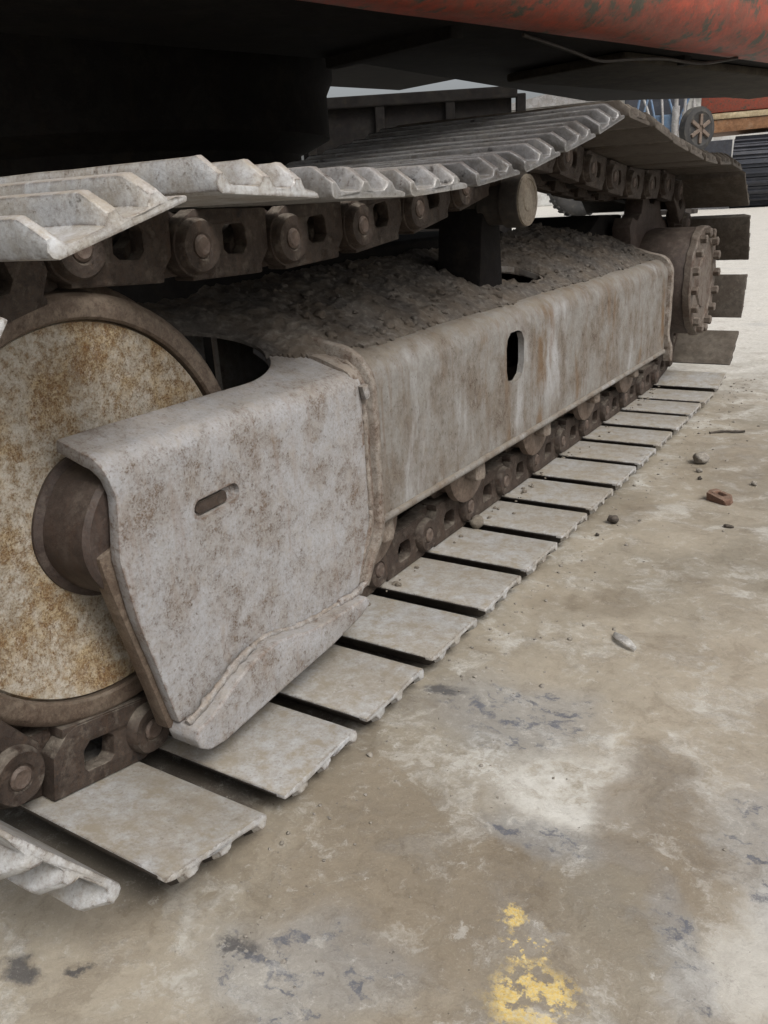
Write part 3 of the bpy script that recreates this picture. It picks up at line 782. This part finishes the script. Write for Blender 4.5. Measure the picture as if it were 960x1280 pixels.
# ---- carrier roller on its post
CY, CZ = 1.555, 0.742
bm = bmesh.new()
lathe(bm, [(-0.11, 0.0), (-0.11, 0.052), (-0.05, 0.052), (-0.045, 0.044), (0.04, 0.044), (0.045, 0.050), (0.098, 0.050), (0.102, 0.057), (0.140, 0.057), (0.1435, 0.0555), (0.1440, 0.050)], (0, CY, CZ - 0.004), 48)
CR = part('carrier_roller', bm, 'dark_steel', smooth=35)
bm = bmesh.new()
lathe(bm, [(0.143, 0.0545), (0.1475, 0.0535), (0.1485, 0.045), (0.1465, 0.043), (0.1465, 0.024), (0.1485, 0.022), (0.1485, 0.0)], (0, CY, CZ - 0.004), 48)
part('end_cap', bm, 'capdisc', CR, 30, label='dusty tan round end cap of the carrier roller')
bm = bmesh.new(); plate(bm, [(CY - 0.075, 0.50), (CY + 0.06, 0.50), (CY + 0.045, 0.68), (CY + 0.03, 0.735), (CY - 0.04, 0.735), (CY - 0.055, 0.68)], -0.05, 0.06, 'X'); bevel(bm, 0.006)
part('roller_post', bm, 'belly', CR, 45)

# ---- sprocket and final drive
bm = bmesh.new()
NT = 11
out = []
for k in range(NT):
    c = 360.0 / NT * k
    for da_, r in ((-0.5, 0.272), (-0.36, 0.268), (-0.24, 0.288), (-0.12, 0.318), (0.12, 0.318), (0.24, 0.288), (0.36, 0.268)):
        a = rad(c + da_ * 360 / NT + 6); out.append((DY + r * math.cos(a), DZ + r * math.sin(a)))
inner_ring = [(DY + 0.17 * math.cos(2 * PI * k / 36), DZ + 0.17 * math.sin(2 * PI * k / 36)) for k in range(36)]
plate(bm, out, -0.032, 0.032, 'X', [inner_ring]); bevel(bm, 0.004, 30)
part('sprocket', bm, 'drive', smooth=40)
bm = bmesh.new()
lathe(bm, [(-0.15, 0.0), (-0.15, 0.175), (0.03, 0.178), (0.05, 0.186), (0.205, 0.186), (0.212, 0.182), (0.212, 0.0)], (0, DY, DZ), 72)
FD = part('final_drive', bm, 'drive', smooth=35)
bm = bmesh.new()
lathe(bm, [(0.205, 0.190), (0.226, 0.190), (0.231, 0.186), (0.231, 0.150), (0.227, 0.146), (0.227, 0.095), (0.234, 0.090), (0.234, 0.035), (0.230, 0.0)], (0, DY, DZ), 72)
rough_up(bm, 0.004, 30)
CV = part('cover_plate', bm, 'cover', FD, 35)
BOLT = None
for k in range(16):
    a = 2 * PI * k / 16 + 0.1
    bm = bmesh.new()
    if BOLT is None:
        lathe(bm, [(0.0, 0.016), (0.020, 0.016), (0.023, 0.012), (0.023, 0.0)], (0, 0, 0), 6)
        BOLT = part('bolt', bm, 'cover', FD)
        BOLT.location = (0.229, DY + 0.167 * math.cos(a), DZ + 0.167 * math.sin(a))
    else:
        bm.free(); c = BOLT.copy(); COL.objects.link(c); c.parent = FD
        c.location = (0.229, DY + 0.167 * math.cos(a), DZ + 0.167 * math.sin(a)); c.rotation_euler = (random.random(), 0, 0)

# ---- car body, swing ring, far track frame
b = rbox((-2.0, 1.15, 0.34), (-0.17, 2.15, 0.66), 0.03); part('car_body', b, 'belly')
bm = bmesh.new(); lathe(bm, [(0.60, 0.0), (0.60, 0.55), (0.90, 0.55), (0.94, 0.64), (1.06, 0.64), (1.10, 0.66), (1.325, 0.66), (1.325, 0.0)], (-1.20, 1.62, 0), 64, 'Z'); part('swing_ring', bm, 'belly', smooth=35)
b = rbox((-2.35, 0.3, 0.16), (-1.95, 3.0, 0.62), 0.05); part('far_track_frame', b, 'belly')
FT = Matrix.Translation((-2.18, 0, 0))
for i in range(NP):
    a, b_ = pins[i], pins[(i + 1) % NP]
    dup(SHOES[i % 5], EX, FT @ T0 @ frame_between(a, b_) @ Matrix.Translation((0, 0.0145, OFF)))

# ---- upper structure, slewed about 15 degrees
A = Vector((0.268, 0.963, 0)).normalized(); B = Vector((-A.y, A.x, 0)); P0 = Vector((0.03, 1.045, 0.02))
DM = EXW @ Matrix(((A.x, B.x, 0, P0.x), (A.y, B.y, 0, P0.y), (0, 0, 1, P0.z), (0, 0, 0, 1)))
def deck(name, bm, mat, parent=None, smooth=None, **p):
    o = new(name, bm, mat, parent or EX, smooth, **p)
    if parent is None: o.matrix_local = DM
    return o
U1, U0 = 2.52, -0.85
bm = bmesh.new()
poly = [(U0, 0.03), (U1, 0.03), (U1, 0.62), (1.95, 0.88), (0.40, 0.50), (0.0, 0.50), (U0, 0.50)]
plate(bm, poly, 1.052, 1.30, 'Z'); bevel(bm, 0.012)
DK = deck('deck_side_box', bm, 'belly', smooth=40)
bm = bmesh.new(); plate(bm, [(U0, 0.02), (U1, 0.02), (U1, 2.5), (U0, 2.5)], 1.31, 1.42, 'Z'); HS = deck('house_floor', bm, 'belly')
bm = bmesh.new(); plate(bm, [(U0, 0.10), (U1, 0.10), (U1, 2.4), (U0, 2.4)], 1.425, 2.3, 'Z'); bevel(bm, 0.05); deck('engine_house', bm, 'orange', smooth=40)
# rounded orange lower rail
bm = bmesh.new()
prof = [(0.055, 1.055), (0.035, 1.048)] + [(0.0 + 0.095 * math.cos(rad(t)) - 0.0, 1.143 + 0.095 * math.sin(rad(t))) for t in range(-80, -179, -11)] + [(-0.096, 1.2), (-0.094, 1.42), (0.095, 1.424), (0.095, 1.30), (0.055, 1.30)]
ends = []
for u in [U0 + (U1 + 0.02 - U0) * k / 60 for k in range(61)]:
    ends.append([bm.verts.new((u, x + 0.002 * noise.noise(Vector((u * 3, z * 4, 0))), z + 0.002 * noise.noise(Vector((u * 3, x * 4, 7))))) for x, z in prof])
n = len(prof)
for a, b in zip(ends, ends[1:]):
    for k in range(n): bm.faces.new((a[k], a[(k + 1) % n], b[(k + 1) % n], b[k]))
bm.faces.new(ends[0]); bm.faces.new(ends[-1])
deck('side_rail', bm, 'orange', smooth=50, label='rounded faded orange lower rail of the upper structure')
# ribs, hoses and boxes hanging under the belly
for u in (-0.6, 0.35, 1.25, 2.1):
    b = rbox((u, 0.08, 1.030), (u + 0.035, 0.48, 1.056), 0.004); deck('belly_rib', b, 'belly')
b = rbox((1.0, 0.10, 1.028), (2.45, 0.48, 1.05), 0.008); deck('belly_cover', b, 'lit_pan')
bm = bmesh.new(); tube(bm, [(p.x, p.y, p.z) for p in spline([(0.55, 0.06, 1.046), (0.72, 0.07, 1.030), (0.85, 0.075, 1.016), (0.98, 0.07, 1.026), (1.12, 0.065, 1.034), (1.28, 0.05, 1.030), (1.42, 0.02, 1.046)], 0.02)], 0.004, 6)
deck('hanging_wire', bm, 'dark_steel', smooth=60)
# ------------------------------------------------------------------ dirt on the frame
def fbm(x, y, sc, o=5):
    v = 0; a = 1; t = 0
    for k in range(o):
        v += a * noise.noise(Vector((x * sc, y * sc, 2.7 * k + 0.3))); t += a; a *= 0.58; sc *= 2.05
    return v / t
def top_z(x, y):
    """height of the bare steel under the dirt"""
    if x > 0.120: z = 0.472 + math.sqrt(max(0, 0.05 ** 2 - (x - 0.120) ** 2)) + 0.0006
    else: z = 0.5222 + (0.12 - x) * 0.30
    if y < 0.845:
        zf = 0.5055 + (0.143 - x) * 0.30 if x < 0.143 else 0.5055 - (x - 0.143) * 0.6
        k = max(0, min(1, (y - 0.82) / 0.025)); z = zf * (1 - k) + z * k
    return z
def slot_r(x, y): return math.hypot(x / 0.0945, max(0, y - 0.62) / 0.139)
def hole_r(x, y): return (abs((x - 0.004) / 0.064) ** 3 + abs((y - 1.79) / 0.112) ** 3) ** (1 / 3)
def dirt_h(x, y):
    e = 0.128 + 0.030 * fbm(1.7, y, 6.0)           # ragged outer boundary
    if y < 0.9: e = min(e, 0.085 + (y - 0.80) * 0.45 + 0.03 * fbm(2.2, y, 14.0))
    d = e - x
    if d < 0: return None
    base = 0.026 * (1 - math.exp(-d / 0.06)) * (0.8 + 1.0 * fbm(x + 5, y, 5.0))
    base += (math.exp(-((y - 2.30) / 0.25) ** 2) * 0.026 + math.exp(-((y - 1.2) / 0.25) ** 2) * 0.008) * (1 - math.exp(-d / 0.10))
    n = 0.013 * fbm(x, y, 24.0, 5) * min(1, d / 0.04) + 0.005 * fbm(x, y, 80.0, 3) * min(1, d / 0.02)
    c = noise.voronoi(Vector((x * 42, y * 42, 0)))[0]
    n += 0.009 * max(0, 0.5 - c[0]) * min(1, d / 0.03)
    rim = max(0.0, (slot_r(x, y) - 1) * 0.11) if y < 1.0 else 1.0
    rim2 = max(0.0, (hole_r(x, y) - 1) * 0.08)
    k = (1 - math.exp(-rim / 0.022)) * (1 - math.exp(-rim2 / 0.015))
    return max(0.0004, (base + n) * k + 0.0015)
bm = bmesh.new()
st = 0.0055
nx = int(0.315 / st); ny_ = int(2.36 / st)
G = {}
for i in range(nx + 1):
    for j in range(ny_ + 1):
        x = -0.165 + i * st; y = 0.38 + j * st
        if y < 0.62 and x > -0.08: continue
        if y > 2.745: continue
        # open slot behind the idler and the hand hole in the top plate
        fr = slot_r(x, y)
        if y < 0.80 and fr < 0.92: continue
        if y < 0.80 and fr < 1.0:
            if y > 0.62: x = x / max(fr, 1e-6); y = 0.62 + (y - 0.62) / fr
            else: x = math.copysign(0.0945, x)
        hr = hole_r(x, y)
        if hr < 0.90: continue
        if hr < 1.0: x = 0.004 + (x - 0.004) / hr; y = 1.79 + (y - 1.79) / hr
        h = dirt_h(x, y)
        if h is None: continue
        z0 = top_z(x, y)
        G[i, j] = bm.verts.new((x, y, z0 + h))
for (i, j) in list(G):
    q = [(i, j), (i + 1, j), (i + 1, j + 1), (i, j + 1)]
    if all(k in G for k in q): bm.faces.new([G[k] for k in q])
# close the open edges down into the frame
be = [e for e in bm.edges if len(e.link_faces) == 1]
r = bmesh.ops.extrude_edge_only(bm, edges=be)
for q in r['geom']:
    if isinstance(q, bmesh.types.BMVert): q.co.z -= (0.006 if q.co.y < 1.0 else 0.02) if q.co.x < 0.09 else 0.012
bmesh.ops.delete(bm, geom=[q for q in bm.verts if not q.link_faces], context='VERTS')
new('dirt_heap', bm, 'dirt', smooth=60, kind='stuff', label='crumbly dry brown dirt heaped along the top of the track frame', category='dirt')
# clods scattered over it, one scatter
def clod_bm(bm, c, r, seed):
    bb = bmesh.new(); bmesh.ops.create_icosphere(bb, subdivisions=2, radius=r)
    for q in bb.verts:
        q.co *= 1 + 0.55 * noise.noise(q.co.normalized() * 1.6 + Vector((seed, 0, seed)))
        q.co.z *= 0.75; q.co += Vector(c)
    me = bpy.data.meshes.new('t'); bb.to_mesh(me); bb.free(); bm.from_mesh(me); bpy.data.meshes.remove(me)
bm = bmesh.new(); k = 0
while k < 420:
    x = random.uniform(-0.15, 0.145); y = random.uniform(0.86, 2.72)
    if hole_r(x, y) < 1.1 or slot_r(x, y) < 1.1 and y < 0.9: continue
    h = dirt_h(x, y)
    if h is None: continue
    z0 = top_z(x, y)
    clod_bm(bm, (x, y, z0 + h), random.choice((0.002, 0.003, 0.003, 0.004, 0.005, 0.006, 0.008, 0.011)), k * 1.3); k += 1
new('dirt_clods', bm, 'dirt', smooth=50, kind='stuff', label='loose clods of dry dirt scattered over the heap on the track frame', category='dirt')

# ------------------------------------------------------------------ litter on the ground
def stone(name, x, y, size, mat, label, cat, sq=(1, 1, 0.8), seed=1.0, rz=0.0, group=None, z=0.0):
    bm = bmesh.new(); bmesh.ops.create_icosphere(bm, subdivisions=3, radius=1)
    for q in bm.verts:
        n = q.co.normalized()
        q.co *= 1 + 0.35 * noise.noise(n * 1.3 + Vector((seed, seed, 0))) + 0.10 * noise.noise(n * 4 + Vector((seed, 0, 0)))
        q.co = Vector((q.co.x * sq[0], q.co.y * sq[1], q.co.z * sq[2])) * size
    lo = min(q.co.z for q in bm.verts)
    for q in bm.verts: q.co.z -= lo + size * 0.15
    o = new(name, bm, mat, None, 50, label=label, category=cat); o.location = (x, y, gz(x, y) + z); o.rotation_euler = (0, 0, rz)
    if group: o['group'] = group
    return o
stone('stone', 0.432, 2.145, 0.022, 'pebble', 'grey lumpy stone beside the far half of the track, largest of the loose stones', 'stone', seed=2.2, group='loose stones and clods on the concrete')
stone('pebble', 0.447, 2.06, 0.008, 'pebble', 'small grey pebble just in front of the grey lumpy stone', 'pebble', seed=3.1, group='loose stones and clods on the concrete')
stone('pebble', 0.462, 2.00, 0.006, 'darkclod', 'tiny dark pebble between the lumpy stone and the brick fragment', 'pebble', seed=4.5, group='loose stones and clods on the concrete')
stone('pebble', 0.60, 2.0, 0.008, 'pebble', 'small pale pebble lying to the right of the brick fragment', 'pebble', seed=5.1, group='loose stones and clods on the concrete')
stone('clod', 0.353, 1.595, 0.013, 'darkclod', 'dark round clod on the concrete close to the shoe ends', 'clod', seed=6.7, group='loose stones and clods on the concrete')
stone('clod', 0.345, 1.50, 0.005, 'darkclod', 'very small dark crumb just in front of the dark round clod', 'clod', seed=6.1, group='loose stones and clods on the concrete')
stone('clod', 0.60, 1.67, 0.008, 'darkclod', 'small grey-black crumb in front of the brick fragment', 'clod', seed=8.9, sq=(1.4, 0.8, 0.6), group='loose stones and clods on the concrete')
stone('mud_lump', 0.118, 1.335, 0.019, 'mudcrumb', 'grey mud lump fallen onto the inner end of a track shoe beside the links', 'mud', sq=(0.7, 1.1, 0.9), seed=9.3, z=0.042)
bm = bmesh.new(); rg = random.Random(11)
for k in range(520):
    if k < 330: y = rg.uniform(0.15, 3.4); x = 0.315 + abs(rg.gauss(0, 0.07))
    else: y = rg.uniform(0.1, 4.5); x = rg.uniform(0.3, 1.4)
    r_ = min(0.0055, 0.0010 + rg.expovariate(1 / 0.0011))
    bb = bmesh.new(); bmesh.ops.create_icosphere(bb, subdivisions=1, radius=r_)
    for q in bb.verts:
        q.co *= 0.75 + 0.5 * rg.random(); q.co.z *= 0.7; q.co += Vector((x, y, gz(x, y) + r_ * 0.3))
    me = bpy.data.meshes.new('t'); bb.to_mesh(me); bb.free(); bm.from_mesh(me); bpy.data.meshes.remove(me)
new('grit', bm, 'pebble', None, 50, kind='stuff', label='fine grit and crumbs strewn on the concrete along the shoe ends', category='grit')
# mud packed on the inner ends of the lower shoes beside the links
bm = bmesh.new()
for k in range(110):
    y = rg.uniform(0.40, 3.0); x = 0.098 + abs(rg.gauss(0, 0.022))
    if (y % 0.19) > 0.145: continue
    clod_bm(bm, (x, y, 0.043), rg.choice((0.002, 0.002, 0.003, 0.004, 0.005, 0.007)), k * 2.1)
new('mud_crumbs', bm, 'mudcrumb', None, 50, kind='stuff', label='dried mud crumbs lying on the lower track shoes beside the chain links', category='mud')
# brick fragment with a broken hollow
bm = bmesh.new()
plate(bm, [(-0.032, -0.016), (0.026, -0.019), (0.034, -0.004), (0.028, 0.016), (-0.022, 0.019), (-0.036, 0.006)], 0.0, 0.022, 'Z', [[(-0.014, -0.006), (0.012, -0.008), (0.016, 0.004), (-0.01, 0.007)]])
bevel(bm, 0.003); rough_up(bm, 0.008, 50)
o = new('brick_fragment', bm, 'brickred', None, 40, label='broken reddish brick fragment with a hollow, lying on the concrete', category='brick')
o.location = (0.545, 1.845, gz(0.545, 1.845) - 0.001); o.rotation_euler = (0.1, 0.05, -0.4)
# bright curled metal chip
bm = bmesh.new()
P = spline([(-0.030, 0.0, 0.003), (-0.012, -0.002, 0.007), (0.012, 0.0, 0.010), (0.034, 0.006, 0.003)], 0.004)
wd = [0.001 + 0.006 * math.sin(PI * min(1, k / (len(P) - 1) * 0.92 + 0.04)) for k in range(len(P))]
ra = [[bm.verts.new(p + Vector((0, d * wd[i], dz + (0.004 if d > 0 else -0.001)))) for d, dz in ((-1, 0), (0, 0.003), (1, 0), (1, -0.0015), (0, 0.0015), (-1, -0.0015))] for i, p in enumerate(P)]
for a, b in zip(ra, ra[1:]):
    for k in range(6): bm.faces.new((a[k], a[(k + 1) % 6], b[(k + 1) % 6], b[k]))
bm.faces.new(ra[0]); bm.faces.new(ra[-1])
o = new('metal_chip', bm, 'chip', None, 50, label='small curled sliver of bright metal lying alone on the concrete', category='metal scrap')
o.location = (0.548, 1.03, gz(0.548, 1.03) + 0.002); o.rotation_euler = (0, 0, -0.75)
bm = bmesh.new(); tube(bm, spline([(-0.05, 0, 0.003), (-0.01, 0.006, 0.005), (0.03, -0.002, 0.005), (0.06, 0.004, 0.003)], 0.01), [0.002] + [0.0045] * 10 + [0.002] * 3 if False else 0.004, 7, 0.4)
o = new('twig', bm, 'darkclod', None, 60, label='short dark flat strip lying on the ground beyond the grey stone', category='twig'); o.location = (0.43, 2.5, gz(0.43, 2.5)); o.rotation_euler = (0, 0, 0.5)

BLOCKERS = [((-0.60, 0.80), (-0.404, 0.915), 8.0, 1.62, 'added dark skip behind the machine, seen under the upper structure', 'belly')]
# ------------------------------------------------------------------ far yard
def at(dx, dy, d): return (0.9203 + dx * d, -0.2814 + dy * d)
# second excavator
D = 30.0
x, y = at(-0.158, 0.985, D)
E2 = empty('excavator', (x, y, 0), label='distant second orange excavator on a dark ribbed track at the right edge of the yard', category='excavator')
F2 = math.atan2(-0.158, 0.985)
E2.rotation_euler = (0, 0, -F2)
bm = bmesh.new()
def stadium(R, L, n=16):
    return [(L / 2 + R * math.sin(rad(-0 + 180 * k / n)), R - R * math.cos(rad(180 * k / n))) for k in range(n + 1)] + [(-L / 2 - R * math.sin(rad(180 * k / n)), R + R * math.cos(rad(180 * k / n))) for k in range(n + 1)]
plate(bm, stadium(0.93, 4.0), -0.85, 0.75, 'X'); o = new('track_frame', bm, 'darkblue', E2, 30); o.location = (0, 3.0, 0.08)
SH2 = None
R2 = 1.01; L2 = 4.0; per = 2 * L2 + 2 * PI * R2; ns = 54
for k in range(ns):
    s = per * k / ns
    if s < PI * R2: a = s / R2; p = (-L2 / 2 - R2 * math.sin(a), R2 - R2 * math.cos(a)); t = a
    elif s < PI * R2 + L2: p = (-L2 / 2 + s - PI * R2, 2 * R2); t = PI
    elif s < 2 * PI * R2 + L2: a = (s - PI * R2 - L2) / R2; p = (L2 / 2 + R2 * math.sin(a), R2 + R2 * math.cos(a)); t = PI + a
    else: p = (L2 / 2 - (s - 2 * PI * R2 - L2), 0); t = 0
    if SH2 is None:
        b = bmesh.new(); box(b, (-0.95, -0.12, -0.03), (0.85, 0.12, 0.03)); box(b, (-0.93, -0.03, -0.10), (0.83, 0.03, -0.025)); SH2 = new('track_shoe', b, 'darkblue', E2); c = SH2
    else: c = SH2.copy(); COL.objects.link(c); c.parent = E2
    c.matrix_local = Matrix.Translation((0, 3.0 + p[0], p[1])) @ Matrix.Rotation(-t, 4, 'X')
bm = bmesh.new(); plate(bm, [(-0.6, 2.55)] + arc(-0.2, 2.95, 0.42, 200, 270, 5) + [(4.0, 2.62), (4.0, 2.9), (-0.5, 2.88)], 0.6, 3.4, 'Y'); bevel(bm, 0.05)
bm.transform(Matrix.Translation((-1.5, 0, -0.28))); new('counterweight_foot', bm, 'rustwheel', E2, 40)
bm = bmesh.new(); box(bm, (-2.05, 0.56, 2.625), (3.0, 3.4, 2.80)); bevel(bm, 0.03); new('stripe', bm, 'cream', E2, 40)
bm = bmesh.new(); box(bm, (-2.0, 0.52, 2.805), (3.0, 3.4, 4.4)); bevel(bm, 0.1); new('house', bm, 'orange', E2, 40)
# rusty wheel with dark tyre
x, y = at(-0.225, 0.974, 26)
W = empty('machine_wheel', (x, y, 0), label='rusty spoked wheel rim in a dark tyre, mounted on scrap behind the track', category='wheel')
W.rotation_euler = (0, 0, rad(60))
bm = bmesh.new(); lathe(bm, [(-0.1, 0.36), (-0.14, 0.42), (-0.1, 0.55), (0.1, 0.55), (0.14, 0.42), (0.1, 0.36)], (0, 0, 2.15), 32, 'Y'); new('tyre', bm, 'rubber', W, 50)
bm = bmesh.new(); lathe(bm, [(-0.12, 0.0), (-0.12, 0.12), (-0.06, 0.16), (-0.05, 0.33), (-0.1, 0.37), (0.1, 0.37), (0.05, 0.33), (0.06, 0.0)], (0, 0, 2.15), 32, 'Y'); new('rim', bm, 'roller', W, 40)
for k in range(6):
    b = rbox((-0.045, -0.16, 0.08), (0.045, -0.08, 0.36), 0.01); b.transform(Matrix.Translation((0, 0, 2.15)) @ Matrix.Rotation(2 * PI * k / 6, 4, 'Y')); new('spoke', b, 'roller', W)
b = rbox((-0.12, 0.1, 0.0), (0.12, 0.3, 2.6), 0.02); new('stand', b, 'dark_steel', W)
# blue scrap machine
x, y = at(-0.262, 0.965, 28)
BMX = empty('scrap_machine', (x, y, 0), label='blue stripped machine frame of pipes and panels beyond the track hump', category='machine')
BMX.rotation_euler = (0, 0, rad(15))
rb = random.Random(5)
for (x0, x1, y0, y1, z0, z1, m) in ((-0.8, 0.1, 0, 0.8, 0.5, 2.1, 'blue'), (-0.3, 0.45, -0.2, 0.5, 2.2, 2.7, 'blue'), (0.2, 0.8, 0.1, 0.8, 0.6, 2.0, 'darkblue'), (-1.0, 0.8, 0.9, 1.2, 2.75, 3.6, 'darkblue'), (-1.2, 1.0, 0.0, 0.9, 0.25, 0.5, 'darkblue')):
    b = rbox((x0, y0, z0), (x1, y1, z1), 0.04); new('panel', b, m, BMX)
for k in range(7):
    xx = -0.7 + k * 0.22; bm = bmesh.new(); tube(bm, spline([(xx, -0.25, 0.5), (xx + rb.uniform(-.1, .1), -0.3, 1.5), (xx + rb.uniform(-.1, .1), -0.28, 2.4), (xx + rb.uniform(-.3, .3), -0.1, 3.3)], 0.2), 0.035, 8); new('pipe', bm, rb.choice(('blue', 'greypaint', 'blue')), BMX, 60)
# grey posts / cylinders
x, y = at(-0.238, 0.971, 27)
GP = empty('cylinder_rack', (x, y, 0), label='upright grey hydraulic cylinders standing between blue machine and rusty wheel', category='machine part')
for k, (xx, r_, h) in enumerate(((-0.22, 0.10, 3.4), (0.02, 0.07, 3.2), (0.25, 0.055, 3.5))):
    bm = bmesh.new(); lathe(bm, [(0.0, r_ * 1.2), (1.7, r_ * 1.2), (1.75, r_), (h * 0.8, r_), (h * 0.8, r_ * 0.55), (h, r_ * 0.55), (h, 0)], (xx, 0, 0.12), 20, 'Z'); new('cylinder', bm, 'greypaint', GP, 40)
b = rbox((-0.5, -0.2, 0.0), (0.5, 0.25, 0.12), 0.02); new('base_plate', b, 'dark_steel', GP)
# loader tyre
x, y = at(-0.338, 0.942, 30)
TY = empty('loader_tyre', (x, y, 0), label='big black loader tyre standing in the yard, seen under the chain', category='tyre')
TY.rotation_euler = (0, 0, rad(35))
bm = bmesh.new(); lathe(bm, [(-0.28, 0.55), (-0.36, 0.7), (-0.34, 0.88), (-0.28, 0.95), (0.28, 0.95), (0.34, 0.88), (0.36, 0.7), (0.28, 0.55)], (0, 0, 0.97), 48, 'Y'); new('tread_body', bm, 'rubber', TY, 40)
LG = None
for k in range(26):
    M_ = Matrix.Translation((0, 0, 0.97)) @ Matrix.Rotation(2 * PI * k / 26, 4, 'Y')
    for s in (-1, 1):
        if LG is None:
            b = bmesh.new(); box(b, (-0.04, 0.02, 0.93), (0.04, 0.34, 0.99)); LG = new('lug', b, 'rubber', TY); c = LG
        else: c = LG.copy(); COL.objects.link(c); c.parent = TY
        c.matrix_local = M_ @ Matrix.Rotation(0.12 * s, 4, 'Y') @ Matrix.Scale(s, 4, (0, 1, 0))
bm = bmesh.new(); lathe(bm, [(-0.26, 0.57), (-0.1, 0.45), (-0.1, 0.0), (0.1, 0.0), (0.1, 0.45), (0.26, 0.57)], (0, 0, 0.97), 36, 'Y'); new('rim', bm, 'cream', TY, 40)
# added dark box behind, blocks the bright yard low under the machine
for dx0, dx1, dd, hh, lb, mm in BLOCKERS:
    ca = at(dx0[0], dx0[1], dd); cb_ = at(dx1[0], dx1[1], dd)
    L_ = math.hypot(cb_[0] - ca[0], cb_[1] - ca[1])
    sk = empty('dark_blocker', (ca[0], ca[1], -0.01), label=lb, category='blocker'); sk.rotation_euler = (0, 0, math.atan2(cb_[1] - ca[1], cb_[0] - ca[0]))
    bm = bmesh.new(); box(bm, (0, 0, 0.1), (L_, 1.6, hh)); bevel(bm, 0.03); new('body', bm, mm, sk, 40)
    for k in range(int(L_ / 0.6) + 1):
        b = rbox((0.05 + k * 0.6, -0.06, 0.12), (0.13 + k * 0.6, 0.02, hh - 0.05), 0.01); new('blocker_rib', b, mm, sk)
    b = rbox((-0.04, -0.07, hh - 0.08), (L_ + 0.04, 0.0, hh + 0.01), 0.01); new('blocker_top_rail', b, mm, sk)
# pale sheds that close the yard
for (xx, yy, sx_, sy_, hh, rz, lb) in ((-14, 62, 26, 10, 6.0, 0.1, 'long pale shed closing the far side of the yard behind the machines'), (-38, 22, 9, 30, 5.5, 0.0, 'pale low shed on the left of the yard seen under the excavator')):
    sh = empty('shed', (xx, yy, 0), label=lb, category='shed'); sh.rotation_euler = (0, 0, rz)
    b = rbox((-sx_ / 2, -sy_ / 2, 0), (sx_ / 2, sy_ / 2, hh), 0.05); new('wall', b, 'wallpaint', sh)
    b = bmesh.new(); plate(b, [(-sx_ / 2 - .4, hh + .02), (sx_ / 2 + .4, hh + .02), (0, hh + 1.8)], -sy_ / 2 - .4, sy_ / 2 + .4, 'Y'); new('roof', b, 'greypaint', sh)
    n_ = 6
    for k in range(n_):
        b = rbox((-sx_ / 2 + sx_ * (k + .25) / n_, -sy_ / 2 - 0.08, 1.2), (-sx_ / 2 + sx_ * (k + .75) / n_, -sy_ / 2 + 0.1, 3.2), 0.02); new('window', b, 'darkblue', sh)
